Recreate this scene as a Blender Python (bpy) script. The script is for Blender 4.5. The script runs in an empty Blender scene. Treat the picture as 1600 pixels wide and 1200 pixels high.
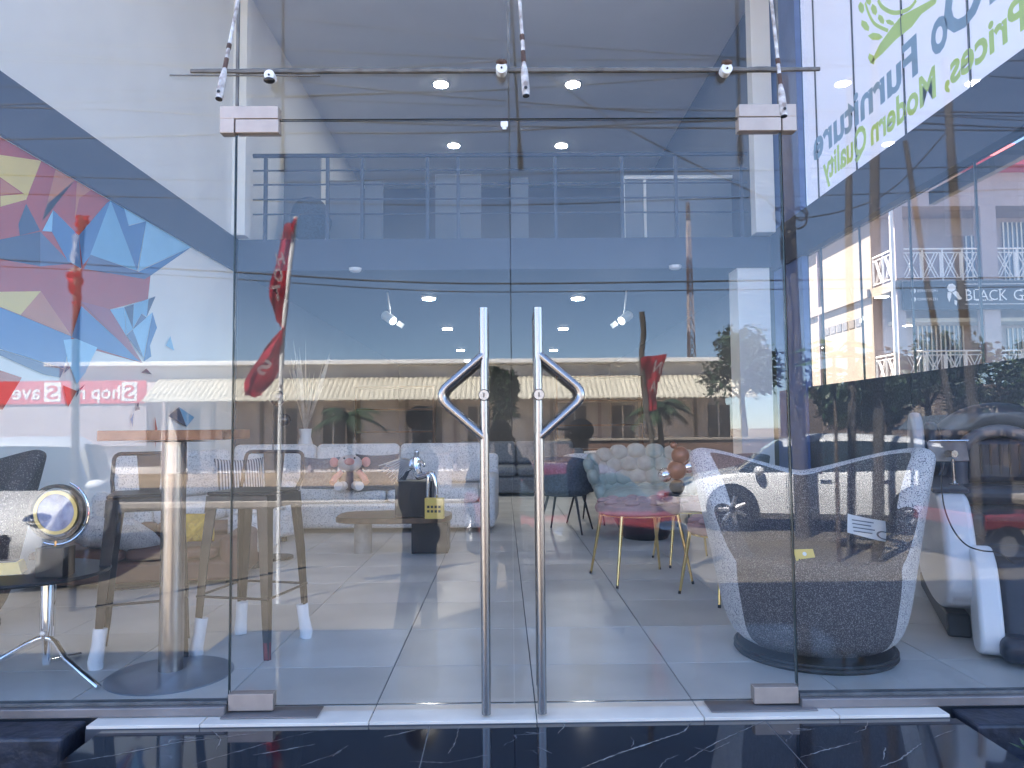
import bpy, math, random
from mathutils import Vector, Matrix
R = math.radians
random.seed(7)
sc = bpy.context.scene
col = sc.collection

# ------------------------------------------------------------------ camera, sky, sun, exposure
CAM = Vector((0.0, -2.834, 1.043)); FPX = 1166.0
cam_data = bpy.data.cameras.new('camera'); cam = bpy.data.objects.new('camera', cam_data); col.objects.link(cam)
cam_data.sensor_width = 36.0; cam_data.lens = 36.0 * FPX / 1600.0
cam_data.clip_start = 0.02; cam_data.clip_end = 900.0
CROT = Matrix.Rotation(R(-0.704), 3, 'Z') @ Matrix.Rotation(R(90 + 3.332), 3, 'X') @ Matrix.Rotation(R(-0.515), 3, 'Z')
cam.matrix_world = Matrix.Translation(CAM) @ CROT.to_4x4()
sc.camera = cam

SUN = Vector((-0.8, 1.0, 1.8)).normalized()          # direction towards the sun: behind the shop, to the left
elev = math.asin(SUN.z); azim = math.atan2(SUN.x, SUN.y)
world = bpy.data.worlds.new('World'); sc.world = world; world.use_nodes = True
wn = world.node_tree.nodes; wl = world.node_tree.links
for n in list(wn): wn.remove(n)
sky = wn.new('ShaderNodeTexSky'); sky.sky_type = 'NISHITA'; sky.sun_disc = False
sky.sun_elevation = elev; sky.sun_rotation = azim; sky.dust_density = 0.05; sky.air_density = 0.62; sky.ozone_density = 2.0
bg = wn.new('ShaderNodeBackground'); bg.inputs[1].default_value = 0.070
wo = wn.new('ShaderNodeOutputWorld'); wl.new(sky.outputs[0], bg.inputs[0]); wl.new(bg.outputs[0], wo.inputs[0])
sd = bpy.data.lights.new('sun', 'SUN'); sd.energy = 5.0; sd.angle = R(0.5); sd.color = (1.0, 0.95, 0.88)
so = bpy.data.objects.new('sun', sd); col.objects.link(so)
so.rotation_euler = SUN.to_track_quat('Z', 'Y').to_euler()
sc.view_settings.view_transform = 'Standard'; sc.view_settings.look = 'None'
sc.view_settings.gamma = 1.0; sc.view_settings.exposure = 3.6; sc.view_settings.use_curve_mapping = False
sc.cycles.use_denoising = True; sc.cycles.use_adaptive_sampling = False
sc.cycles.max_bounces = 10; sc.cycles.diffuse_bounces = 5; sc.cycles.glossy_bounces = 5
sc.cycles.transmission_bounces = 6; sc.cycles.transparent_max_bounces = 40
sc.cycles.sample_clamp_indirect = 4.0; sc.cycles.caustics_reflective = False; sc.cycles.caustics_refractive = False

# ------------------------------------------------------------------ where a point of the photograph lies in the place
def ray(px, py): return CROT @ Vector(((px - 800.0) / FPX, (600.0 - py) / FPX, -1.0))
def atY(px, py, Y):
    d = ray(px, py); return CAM + d * ((Y - CAM.y) / d.y)
def atZ(px, py, Z):
    d = ray(px, py); return CAM + d * ((Z - CAM.z) / d.z)
def atX(px, py, X):
    d = ray(px, py); return CAM + d * ((X - CAM.x) / d.x)
def mirror(px, py, dist):                              # a thing in the street whose reflection shows there, dist metres beyond the camera plane in the mirror
    p = atY(px, py, CAM.y + dist); return Vector((p.x, -p.y, p.z))

# ------------------------------------------------------------------ mesh kit
class MB:
    def __init__(s): s.v = []; s.f = []; s.k = []
    def add(s, vs, fs, k=0):
        o = len(s.v); s.v += [tuple(v) for v in vs]
        s.f += [tuple(i + o for i in f) for f in fs]; s.k += [k] * len(fs); return s
    def box(s, x0, x1, y0, y1, z0, z1, k=0, M=None):
        vs = [Vector((x, y, z)) for z in (z0, z1) for y in (y0, y1) for x in (x0, x1)]
        if M is not None: vs = [M @ v for v in vs]
        return s.add(vs, [(0, 2, 3, 1), (4, 5, 7, 6), (0, 1, 5, 4), (2, 6, 7, 3), (0, 4, 6, 2), (1, 3, 7, 5)], k)
    def cbox(s, c, sz, M=None, k=0):
        T = Matrix.Translation(Vector(c))
        if M is not None: T = T @ M.to_4x4()
        return s.box(-sz[0]/2, sz[0]/2, -sz[1]/2, sz[1]/2, -sz[2]/2, sz[2]/2, k, T)
    def tube(s, pts, r, seg=10, cap=True, k=0):
        pts = [Vector(p) for p in pts]; n = len(pts)
        rs = list(r) if isinstance(r, (list, tuple)) else [r] * n
        vs = []; fs = []; a = None
        for i, p in enumerate(pts):
            d = (pts[min(i + 1, n - 1)] - pts[max(i - 1, 0)]).normalized()
            if a is None: a = d.orthogonal().normalized()
            else:
                a = a - d * a.dot(d)
                a = a.normalized() if a.length > 1e-6 else d.orthogonal().normalized()
            b = d.cross(a)
            for j in range(seg):
                t = 2 * math.pi * j / seg; vs.append(p + (a * math.cos(t) + b * math.sin(t)) * rs[i])
        for i in range(n - 1):
            for j in range(seg):
                j2 = (j + 1) % seg; fs.append((i*seg+j, i*seg+j2, (i+1)*seg+j2, (i+1)*seg+j))
        if cap: fs.append(tuple(reversed(range(seg)))); fs.append(tuple((n-1)*seg + j for j in range(seg)))
        return s.add(vs, fs, k)
    def lathe(s, prof, c=(0, 0, 0), seg=28, k=0, M=None):
        vs = []; fs = []; n = len(prof); c = Vector(c)
        for r, z in prof:
            for j in range(seg):
                t = 2 * math.pi * j / seg; v = Vector((r * math.cos(t), r * math.sin(t), z))
                if M is not None: v = M @ v
                vs.append(v + c)
        for i in range(n - 1):
            for j in range(seg):
                j2 = (j + 1) % seg; fs.append((i*seg+j, i*seg+j2, (i+1)*seg+j2, (i+1)*seg+j))
        if prof[0][0] > 1e-5: fs.append(tuple(reversed(range(seg))))
        if prof[-1][0] > 1e-5: fs.append(tuple((n-1)*seg + j for j in range(seg)))
        return s.add(vs, fs, k)
    def ell(s, c, r, seg=20, rings=12, e=1.0, e2=1.0, M=None, k=0, fn=None):
        def pw(x, p): return math.copysign(abs(x) ** p, x)
        vs = []; fs = []; c = Vector(c)
        for i in range(rings + 1):
            ph = -math.pi/2 + math.pi * i / rings
            for j in range(seg):
                th = 2 * math.pi * j / seg
                v = Vector((r[0]*pw(math.cos(ph), e)*pw(math.cos(th), e2), r[1]*pw(math.cos(ph), e)*pw(math.sin(th), e2), r[2]*pw(math.sin(ph), e)))
                if fn: v = fn(v)
                if M is not None: v = M @ v
                vs.append(v + c)
        for i in range(rings):
            for j in range(seg):
                j2 = (j + 1) % seg; fs.append((i*seg+j, i*seg+j2, (i+1)*seg+j2, (i+1)*seg+j))
        return s.add(vs, fs, k)
    def prism(s, pts, f, d, k=0):                       # outline pts (2d) placed by f(u, v) -> Vector, thickened along vector d
        d = Vector(d); n = len(pts); A = [Vector(f(*p)) for p in pts]; B = [p + d for p in A]
        fs = [tuple(reversed(range(n))), tuple(range(n, 2*n))] + [(i, (i+1) % n, n + (i+1) % n, n + i) for i in range(n)]
        return s.add(A + B, fs, k)
    def grid(s, f, nu, nv, k=0, wrap=False):
        vs = [f(i / nu, j / nv) for i in range(nu + 1) for j in range(nv + 1)]; w = nv + 1
        return s.add(vs, [(i*w+j, (i+1)*w+j, (i+1)*w+j+1, i*w+j+1) for i in range(nu) for j in range(nv)], k)
    def build(s, name, mats, parent=None, smooth=True, bevel=0, seg=2, subd=0, solid=0, ang=40):
        me = bpy.data.meshes.new(name); me.from_pydata(s.v, [], s.f); me.update()
        mats = mats if isinstance(mats, (list, tuple)) else [mats]
        for m in mats: me.materials.append(m)
        if len(mats) > 1:
            for p, k in zip(me.polygons, s.k): p.material_index = k
        if smooth:
            me.shade_smooth(); me.set_sharp_from_angle(angle=R(ang))
        o = bpy.data.objects.new(name, me); col.objects.link(o)
        if parent is not None: o.parent = parent
        if solid:
            m = o.modifiers.new('s', 'SOLIDIFY'); m.thickness = solid; m.offset = 0
        if bevel:
            m = o.modifiers.new('b', 'BEVEL'); m.width = bevel; m.segments = seg; m.limit_method = 'ANGLE'; m.angle_limit = R(35)
        if subd:
            m = o.modifiers.new('d', 'SUBSURF'); m.levels = subd; m.render_levels = subd
        return o

def tag(o, label=None, cat=None, group=None, kind=None):
    if label: o['label'] = label
    if cat: o['category'] = cat
    if group: o['group'] = group
    if kind: o['kind'] = kind
    return o
def thing(name, label, cat, loc=(0, 0, 0), rz=0, group=None):
    o = bpy.data.objects.new(name, None); o.empty_display_size = 0.1; col.objects.link(o)
    o.location = loc; o.rotation_euler = (0, 0, rz)
    return tag(o, label, cat, group)
def copy_tree(o, parent=None):
    c = o.copy(); col.objects.link(c)
    if parent is not None: c.parent = parent
    for ch in [x for x in col.objects if x.parent == o]: copy_tree(ch, c)
    return c
def structure(o): o['kind'] = 'structure'; return o

# ------------------------------------------------------------------ materials
def mat(name, c, rough=0.5, metal=0.0, vary=0.0, scale=8.0, bump=0.0, bscale=40.0, spec=0.5, emit=None, es=0.0, c2=None, det=4.0, coat=0.0, trans=0.0):
    m = bpy.data.materials.new(name); m.use_nodes = True; nt = m.node_tree; b = nt.nodes['Principled BSDF']
    b.inputs['Base Color'].default_value = (*c, 1); b.inputs['Roughness'].default_value = rough; b.inputs['Metallic'].default_value = metal
    b.inputs['Specular IOR Level'].default_value = spec; b.inputs['Coat Weight'].default_value = coat
    if emit: b.inputs['Emission Color'].default_value = (*emit, 1); b.inputs['Emission Strength'].default_value = es
    tc = nt.nodes.new('ShaderNodeTexCoord')
    if vary or c2:
        n = nt.nodes.new('ShaderNodeTexNoise'); n.inputs['Scale'].default_value = scale; n.inputs['Detail'].default_value = det
        nt.links.new(tc.outputs['Object'], n.inputs['Vector'])
        r = nt.nodes.new('ShaderNodeValToRGB'); r.color_ramp.elements[0].position = 0.35; r.color_ramp.elements[1].position = 0.65
        a = c2 if c2 else tuple(x * (1 - vary) for x in c); d = c if c2 else tuple(min(1, x * (1 + vary)) for x in c)
        r.color_ramp.elements[0].color = (*a, 1); r.color_ramp.elements[1].color = (*d, 1)
        nt.links.new(n.outputs['Fac'], r.inputs['Fac']); nt.links.new(r.outputs['Color'], b.inputs['Base Color'])
    if bump:
        n2 = nt.nodes.new('ShaderNodeTexNoise'); n2.inputs['Scale'].default_value = bscale; n2.inputs['Detail'].default_value = 5
        nt.links.new(tc.outputs['Object'], n2.inputs['Vector'])
        bp = nt.nodes.new('ShaderNodeBump'); bp.inputs['Strength'].default_value = bump; bp.inputs['Distance'].default_value = 0.01
        nt.links.new(n2.outputs['Fac'], bp.inputs['Height']); nt.links.new(bp.outputs['Normal'], b.inputs['Normal'])
    return m

def glass(name, f0=0.075, tint=(0.93, 0.97, 0.96), wav=0.0, dirt=0.0):
    """Thin architectural glass: light goes straight through, and each face mirrors more towards grazing angles."""
    m = bpy.data.materials.new(name); m.use_nodes = True; nt = m.node_tree
    for n in list(nt.nodes): nt.nodes.remove(n)
    out = nt.nodes.new('ShaderNodeOutputMaterial'); mx = nt.nodes.new('ShaderNodeMixShader')
    tr = nt.nodes.new('ShaderNodeBsdfTransparent'); tr.inputs[0].default_value = (*tint, 1)
    gl = nt.nodes.new('ShaderNodeBsdfGlossy'); gl.inputs['Roughness'].default_value = 0.0
    lw = nt.nodes.new('ShaderNodeLayerWeight'); lw.inputs['Blend'].default_value = 0.5
    pw = nt.nodes.new('ShaderNodeMath'); pw.operation = 'POWER'; pw.inputs[1].default_value = 5.0
    nt.links.new(lw.outputs['Facing'], pw.inputs[0])
    mr = nt.nodes.new('ShaderNodeMapRange'); mr.inputs['To Min'].default_value = f0; mr.inputs['To Max'].default_value = 1.0
    nt.links.new(pw.outputs[0], mr.inputs['Value'])
    nt.links.new(mr.outputs[0], mx.inputs[0]); nt.links.new(tr.outputs[0], mx.inputs[1]); nt.links.new(gl.outputs[0], mx.inputs[2])
    last = mx
    tc = nt.nodes.new('ShaderNodeTexCoord')
    if wav:
        n = nt.nodes.new('ShaderNodeTexNoise'); n.inputs['Scale'].default_value = 1.3; n.inputs['Detail'].default_value = 1.0
        nt.links.new(tc.outputs['Object'], n.inputs['Vector'])
        bp = nt.nodes.new('ShaderNodeBump'); bp.inputs['Strength'].default_value = wav; bp.inputs['Distance'].default_value = 0.01
        nt.links.new(n.outputs['Fac'], bp.inputs['Height']); nt.links.new(bp.outputs['Normal'], gl.inputs['Normal'])
    if dirt:
        df = nt.nodes.new('ShaderNodeBsdfDiffuse'); df.inputs[0].default_value = (0.6, 0.6, 0.6, 1)
        m2 = nt.nodes.new('ShaderNodeMixShader')
        mp = nt.nodes.new('ShaderNodeMapping'); mp.inputs['Scale'].default_value = (1.0, 1.0, 2.5)
        n = nt.nodes.new('ShaderNodeTexNoise'); n.inputs['Scale'].default_value = 3.0; n.inputs['Detail'].default_value = 8; n.inputs['Roughness'].default_value = 0.65
        nt.links.new(tc.outputs['Object'], mp.inputs['Vector']); nt.links.new(mp.outputs[0], n.inputs['Vector'])
        r = nt.nodes.new('ShaderNodeMapRange'); r.inputs['From Min'].default_value = 0.45; r.inputs['From Max'].default_value = 0.75
        r.inputs['To Min'].default_value = dirt * 0.35; r.inputs['To Max'].default_value = dirt
        nt.links.new(n.outputs['Fac'], r.inputs['Value'])
        nt.links.new(r.outputs[0], m2.inputs[0]); nt.links.new(mx.outputs[0], m2.inputs[1]); nt.links.new(df.outputs[0], m2.inputs[2]); last = m2
    nt.links.new(last.outputs[0], out.inputs[0]); return m

M = {}
M['glass'] = glass('storefront_glass', 0.046, (0.97, 0.97, 0.965), wav=0.006, dirt=0.022)
M['glass_b'] = glass('weak_mirror_glass', 0.040, (0.97, 0.97, 0.965), wav=0.006, dirt=0.022)  # mirroring weakened for this pane to dim the reflected sky
M['upper_glass'] = glass('upper_side_glass', 0.03, (0.95, 0.96, 0.96))
M['side_glass'] = glass('side_glass', 0.02, (0.74, 0.72, 0.70))
M['car_glass'] = mat('car_glass', (0.02, 0.03, 0.035), 0.03, spec=0.9)
M['edge'] = mat('glass_edge', (0.035, 0.05, 0.05), 0.15)
M['silicone'] = mat('silicone', (0.13, 0.13, 0.13), 0.7, bump=0.6, bscale=30, vary=0.25, scale=14)
M['steel'] = mat('polished_steel', (0.36, 0.335, 0.32), 0.27, 1.0, bump=0.02, bscale=200)
M['brushed'] = mat('brushed_steel', (0.46, 0.38, 0.33), 0.5, 0.6, vary=0.05, scale=20)
M['chrome'] = mat('chrome', (0.85, 0.86, 0.88), 0.05, 1.0)
M['gold'] = mat('gold_metal', (0.85, 0.62, 0.25), 0.2, 1.0)
M['wall'] = mat('white_wall_paint', (0.88, 0.87, 0.84), 0.7, vary=0.03, scale=1.2, bump=0.05, bscale=60)
M['band'] = mat('slate_blue_paint', (0.040, 0.050, 0.080), 0.6, vary=0.04, scale=2)
M['ceiling'] = mat('ceiling_paint', (0.82, 0.82, 0.82), 0.8, vary=0.03, scale=1)
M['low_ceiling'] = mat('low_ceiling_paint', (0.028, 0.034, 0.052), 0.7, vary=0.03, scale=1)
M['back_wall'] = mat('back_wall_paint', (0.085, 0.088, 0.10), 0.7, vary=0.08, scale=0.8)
M['rail'] = mat('railing_metal', (0.05, 0.06, 0.085), 0.5, 0.2)
M['tile'] = mat('floor_tile', (0.59, 0.575, 0.54), 0.36, vary=0.10, scale=2.0, bump=0.02, bscale=15)
M['grout'] = mat('grout', (0.09, 0.09, 0.10), 0.9)
M['threshold'] = mat('threshold_tile', (0.95, 0.82, 0.69), 0.35, vary=0.06, scale=5)
M['sill'] = mat('grey_sill_metal', (0.25, 0.22, 0.21), 0.35, 0.3, vary=0.22, scale=3, bump=0.1, bscale=30)
M['blue_col'] = mat('blue_column_paint', (0.09, 0.14, 0.32), 0.5, vary=0.1, scale=4)
M['black'] = mat('black_plastic', (0.012, 0.013, 0.015), 0.4)
M['black_metal'] = mat('black_powder_metal', (0.018, 0.019, 0.022), 0.35, 0.4, bump=0.05)
M['gun'] = mat('gunmetal', (0.04, 0.038, 0.038), 0.32, 0.7, vary=0.15, scale=6)
M['white_plastic'] = mat('white_plastic', (0.75, 0.76, 0.78), 0.3)
M['foam'] = mat('white_foam_wrap', (0.8, 0.82, 0.85), 0.8, bump=0.3, bscale=60)
M['wood'] = mat('warm_wood', (0.30, 0.125, 0.05), 0.5, c2=(0.19, 0.07, 0.028), scale=14)
M['darkwood'] = mat('dark_wood', (0.10, 0.055, 0.03), 0.35, vary=0.3, scale=12)
M['leather'] = mat('brown_leather', (0.16, 0.075, 0.05), 0.45, vary=0.1, scale=5, bump=0.15, bscale=90)
M['dark_leather'] = mat('navy_black_leather', (0.022, 0.028, 0.042), 0.38, vary=0.1, scale=5, bump=0.12, bscale=80)
M['grey_fab'] = mat('grey_fabric', (0.16, 0.18, 0.21), 0.9, vary=0.2, scale=40, bump=0.5, bscale=120)
M['slate_fab'] = mat('slate_fabric', (0.06, 0.08, 0.11), 0.9, vary=0.25, scale=50, bump=0.5, bscale=120)
M['velvet_green'] = mat('sage_velvet', (0.36, 0.40, 0.35), 0.75, vary=0.12, scale=10)
M['velvet_pink'] = mat('dusty_pink_velvet', (0.40, 0.24, 0.23), 0.7, vary=0.15, scale=10)
M['yellow_fab'] = mat('mustard_knit', (0.62, 0.40, 0.05), 0.85, vary=0.15, scale=30, bump=0.4, bscale=90)
M['paper'] = mat('paper', (0.82, 0.82, 0.80), 0.6)
M['yellow_card'] = mat('yellow_card', (0.72, 0.52, 0.12), 0.45)
M['pink'] = mat('pink_plush', (0.75, 0.32, 0.28), 0.9, bump=0.4, bscale=90)
M['concrete_leg'] = mat('stone_leg', (0.42, 0.38, 0.34), 0.6, vary=0.15, scale=12)
M['lamp'] = mat('lamp_diffuser', (0.9, 0.9, 0.9), 0.5, emit=(0.97, 1.0, 0.93), es=3.0)
M['lamp_ring'] = mat('lamp_ring', (0.75, 0.76, 0.74), 0.4)
M['red_flag'] = mat('red_flag_cloth', (0.62, 0.06, 0.09), 0.8, vary=0.15, scale=4, bump=0.3, bscale=12)
M['white'] = mat('white_paint', (0.8, 0.8, 0.8), 0.5)
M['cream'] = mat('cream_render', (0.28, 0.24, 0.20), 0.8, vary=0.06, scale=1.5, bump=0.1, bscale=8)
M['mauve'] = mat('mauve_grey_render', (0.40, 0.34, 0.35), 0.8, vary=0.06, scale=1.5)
M['navy_sign'] = mat('navy_sign_board', (0.012, 0.015, 0.028), 0.45)
M['roof_red'] = mat('red_roof_sheet', (0.50, 0.07, 0.06), 0.6, vary=0.15, scale=6)
M['dark_int'] = mat('dark_opening', (0.14, 0.13, 0.13), 0.8, vary=0.3, scale=1.5)
M['asphalt'] = mat('asphalt', (0.055, 0.054, 0.053), 0.9, vary=0.25, scale=3, bump=0.4, bscale=60)
M['apron'] = mat('dusty_concrete', (0.105, 0.090, 0.068), 0.85, vary=0.16, scale=1.1, bump=0.25, bscale=20, det=8)
M['earth'] = mat('earth', (0.28, 0.21, 0.14), 0.95, vary=0.25, scale=0.5, bump=0.4, bscale=5, det=8)
M['terracotta'] = mat('terracotta_wall_paint', (0.15, 0.085, 0.06), 0.8, vary=0.12, scale=3)
M['awning'] = mat('ribbed_cream_sheet', (0.50, 0.47, 0.39), 0.6, vary=0.08, scale=3)
M['shop_wall'] = mat('grey_shop_wall', (0.72, 0.68, 0.66), 0.8, vary=0.15, scale=1.0)
M['bark'] = mat('bark', (0.10, 0.075, 0.055), 0.95, vary=0.3, scale=12, bump=0.6, bscale=25)
M['pole_wood'] = mat('weathered_pole', (0.075, 0.065, 0.055), 0.9, vary=0.3, scale=9, bump=0.5, bscale=20)
M['leaf'] = mat('leaf_green', (0.028, 0.062, 0.022), 0.5, c2=(0.014, 0.032, 0.012), scale=3)
M['leaf2'] = mat('pale_leaf', (0.07, 0.14, 0.045), 0.5, c2=(0.04, 0.08, 0.03), scale=3)
M['tyre'] = mat('tyre', (0.015, 0.015, 0.015), 0.8)
M['rim'] = mat('rim', (0.5, 0.5, 0.52), 0.3, 0.8)
M['car_white'] = mat('white_car_paint', (0.66, 0.67, 0.68), 0.2, coat=0.5)
M['car_red'] = mat('red_car_paint', (0.17, 0.025, 0.03), 0.2, coat=0.5)
M['shirt'] = mat('charcoal_shirt', (0.03, 0.03, 0.035), 0.9, vary=0.1, scale=20)
M['trouser'] = mat('dark_trousers', (0.02, 0.024, 0.035), 0.9)
M['skin'] = mat('brown_skin', (0.10, 0.05, 0.032), 0.5)
M['hair'] = mat('black_hair', (0.01, 0.009, 0.008), 0.8, bump=0.6, bscale=120)
M['wire'] = mat('cable', (0.015, 0.015, 0.015), 0.6)
M['stone'] = mat('white_pebble', (0.6, 0.6, 0.58), 0.7, vary=0.2, scale=20, bump=0.3, bscale=60)
M['granite'] = mat('dark_granite', (0.035, 0.04, 0.06), 0.45, c2=(0.012, 0.014, 0.022), scale=18, bump=0.5, bscale=25)
M['rust'] = mat('rust', (0.085, 0.05, 0.04), 0.8, vary=0.3, scale=30)
M['worn_white'] = mat('worn_white_paint', (0.66, 0.65, 0.65), 0.5, c2=(0.24, 0.20, 0.18), scale=34, bump=0.2)
M['marble_white'] = mat('agate', (0.20, 0.25, 0.42), 0.2, c2=(0.02, 0.05, 0.18), scale=22)
M['red_banner'] = mat('red_banner', (0.62, 0.05, 0.06), 0.6)

M['slab_joint'] = mat('slab_joint', (0.34, 0.32, 0.30), 0.8)
M['vein'] = mat('marble_vein', (0.50, 0.46, 0.43), 0.15, c2=(0.16, 0.14, 0.13), scale=25)
_nt = M['tile'].node_tree; _oi = _nt.nodes.new('ShaderNodeObjectInfo'); _hs = _nt.nodes.new('ShaderNodeHueSaturation'); _mr = _nt.nodes.new('ShaderNodeMapRange')
_mr.inputs['To Min'].default_value = 0.90; _mr.inputs['To Max'].default_value = 1.06; _b = _nt.nodes['Principled BSDF']; _src = _b.inputs['Base Color'].links[0].from_socket
_nt.links.new(_oi.outputs['Random'], _mr.inputs['Value']); _nt.links.new(_mr.outputs[0], _hs.inputs['Value']); _nt.links.new(_src, _hs.inputs['Color']); _nt.links.new(_hs.outputs[0], _b.inputs['Base Color'])
def boucle(name, light, dark, share, scale):
    m = bpy.data.materials.new(name); m.use_nodes = True; nt = m.node_tree; b = nt.nodes['Principled BSDF']
    b.inputs['Roughness'].default_value = 0.95; b.inputs['Specular IOR Level'].default_value = 0.15
    tc = nt.nodes.new('ShaderNodeTexCoord'); n = nt.nodes.new('ShaderNodeTexNoise'); n.inputs['Scale'].default_value = scale; n.inputs['Detail'].default_value = 3
    r = nt.nodes.new('ShaderNodeValToRGB'); r.color_ramp.elements[0].position = share - 0.03; r.color_ramp.elements[1].position = share + 0.03
    r.color_ramp.elements[0].color = (*dark, 1); r.color_ramp.elements[1].color = (*light, 1)
    nt.links.new(tc.outputs['Object'], n.inputs['Vector']); nt.links.new(n.outputs['Fac'], r.inputs['Fac']); nt.links.new(r.outputs['Color'], b.inputs['Base Color'])
    v = nt.nodes.new('ShaderNodeTexVoronoi'); v.inputs['Scale'].default_value = scale * 0.8
    nt.links.new(tc.outputs['Object'], v.inputs['Vector'])
    bp = nt.nodes.new('ShaderNodeBump'); bp.inputs['Strength'].default_value = 0.7; bp.inputs['Distance'].default_value = 0.006; bp.invert = True
    nt.links.new(v.outputs['Distance'], bp.inputs['Height']); nt.links.new(bp.outputs['Normal'], b.inputs['Normal']); return m
M['boucle_white'] = boucle('white_flecked_boucle', (0.66, 0.65, 0.65), (0.17, 0.18, 0.22), 0.44, 200)
M['boucle_sofa'] = boucle('cream_flecked_boucle', (0.84, 0.80, 0.76), (0.50, 0.47, 0.45), 0.43, 90)
M['boucle_brown'] = boucle('brown_flecked_boucle', (0.085, 0.07, 0.075), (0.26, 0.22, 0.21), 0.40, 120)

M['boucle_dark'] = boucle('charcoal_flecked_boucle', (0.085, 0.083, 0.095), (0.27, 0.265, 0.27), 0.44, 230)

def marble():
    m = bpy.data.materials.new('black_veined_marble'); m.use_nodes = True; nt = m.node_tree; L = nt.links; b = nt.nodes['Principled BSDF']
    b.inputs['Roughness'].default_value = 0.05; b.inputs['Specular IOR Level'].default_value = 1.0; b.inputs['IOR'].default_value = 1.6
    tc = nt.nodes.new('ShaderNodeTexCoord')
    def veins(scale, width, rot, msc, thr, stretch, off):
        mp = nt.nodes.new('ShaderNodeMapping'); mp.inputs['Rotation'].default_value = (0, 0, rot); mp.inputs['Scale'].default_value = (1.0, stretch, 1); mp.inputs['Location'].default_value = (off, off*.7, 0)
        n = nt.nodes.new('ShaderNodeTexNoise'); n.inputs['Scale'].default_value = scale; n.inputs['Detail'].default_value = 6; n.inputs['Roughness'].default_value = 0.45
        n.inputs['Distortion'].default_value = 0.35
        L.new(tc.outputs['Object'], mp.inputs['Vector']); L.new(mp.outputs[0], n.inputs['Vector'])
        s = nt.nodes.new('ShaderNodeMath'); s.operation = 'SUBTRACT'; s.inputs[1].default_value = 0.5; L.new(n.outputs['Fac'], s.inputs[0])
        a = nt.nodes.new('ShaderNodeMath'); a.operation = 'ABSOLUTE'; L.new(s.outputs[0], a.inputs[0])
        r = nt.nodes.new('ShaderNodeMapRange'); r.inputs['From Min'].default_value = width; r.inputs['From Max'].default_value = width * 0.25; L.new(a.outputs[0], r.inputs['Value'])
        mn = nt.nodes.new('ShaderNodeTexNoise'); mn.inputs['Scale'].default_value = msc; mn.inputs['Detail'].default_value = 3; L.new(mp.outputs[0], mn.inputs['Vector'])
        mr = nt.nodes.new('ShaderNodeMapRange'); mr.inputs['From Min'].default_value = thr; mr.inputs['From Max'].default_value = thr + 0.1; L.new(mn.outputs['Fac'], mr.inputs['Value'])
        q = nt.nodes.new('ShaderNodeMath'); q.operation = 'MULTIPLY'; L.new(r.outputs[0], q.inputs[0]); L.new(mr.outputs[0], q.inputs[1]); return q
    q1 = veins(1.7, 0.0020, 0.5, 2.2, 0.56, 2.2, 3.0); q2 = veins(4.0, 0.0025, -0.9, 3.0, 0.60, 1.6, 9.0)
    mxm = nt.nodes.new('ShaderNodeMath'); mxm.operation = 'MAXIMUM'; L.new(q1.outputs[0], mxm.inputs[0]); L.new(q2.outputs[0], mxm.inputs[1])
    mc = nt.nodes.new('ShaderNodeMix'); mc.data_type = 'RGBA'; mc.inputs['A'].default_value = (0.008, 0.010, 0.018, 1); mc.inputs['B'].default_value = (0.25, 0.23, 0.22, 1)
    L.new(mxm.outputs[0], mc.inputs['Factor']); L.new(mc.outputs['Result'], b.inputs['Base Color']); return m
M['marble'] = marble()

def film(name, c):
    m = bpy.data.materials.new(name); m.use_nodes = True; nt = m.node_tree
    for n in list(nt.nodes): nt.nodes.remove(n)
    o = nt.nodes.new('ShaderNodeOutputMaterial'); mx = nt.nodes.new('ShaderNodeMixShader'); mx.inputs[0].default_value = 0.80
    d = nt.nodes.new('ShaderNodeBsdfDiffuse'); t = nt.nodes.new('ShaderNodeBsdfTranslucent'); d.inputs[0].default_value = (*c, 1); t.inputs[0].default_value = (*c, 1)
    nt.links.new(d.outputs[0], mx.inputs[1]); nt.links.new(t.outputs[0], mx.inputs[2]); nt.links.new(mx.outputs[0], o.inputs[0]); return m
M['film'] = film('white_window_film', (0.94, 0.93, 0.98))
M['film_grey'] = film('grey_film_print', (0.28, 0.40, 0.46))
M['film_green'] = film('green_film_print', (0.55, 0.72, 0.20))
M['flag_cloth'] = film('sunlit_flag_cloth', (0.60, 0.06, 0.09))
M['flag_white'] = film('flag_lettering', (0.75, 0.72, 0.70))

def letters(text, name, material, f, w, h, parent=None, depth=0.004, xs=None, bold=0.0):
    """Flat lettering fitted to w x h and placed by f(u, v, n) -> Vector."""
    cu = bpy.data.curves.new(name, 'FONT'); cu.body = text; cu.size = 1; cu.resolution_u = 3; cu.extrude = 0.0; cu.offset = bold
    ob = bpy.data.objects.new(name, cu); col.objects.link(ob)
    dg = bpy.context.evaluated_depsgraph_get(); me = bpy.data.meshes.new_from_object(ob.evaluated_get(dg))
    bpy.data.objects.remove(ob)
    xs_ = [v.co.x for v in me.vertices]; ys_ = [v.co.y for v in me.vertices]
    x0, x1, y0, y1 = min(xs_), max(xs_), min(ys_), max(ys_)
    base = 0.0
    capy = 0.729 if any(c.isupper() or c.isdigit() for c in text) else y1
    for v in me.vertices:
        v.co = f((v.co.x - x0) / (x1 - x0) * w, (v.co.y - base) / capy * h, depth)
    me.materials.clear(); me.materials.append(material); me.name = name
    o = bpy.data.objects.new(name, me); col.objects.link(o)
    if parent is not None: o.parent = parent
    return o
# ------------------------------------------------------------------ the shell of the shop
XL, XR, YB, ZC = -3.2, 3.3, 20.0, 6.6
JL, JR, DH = -1.022, 1.090, 2.236          # joints beside the double door, door height
MZ, MT, MY = 2.96, 3.32, 6.1               # mezzanine slab underside, top, front edge

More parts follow.
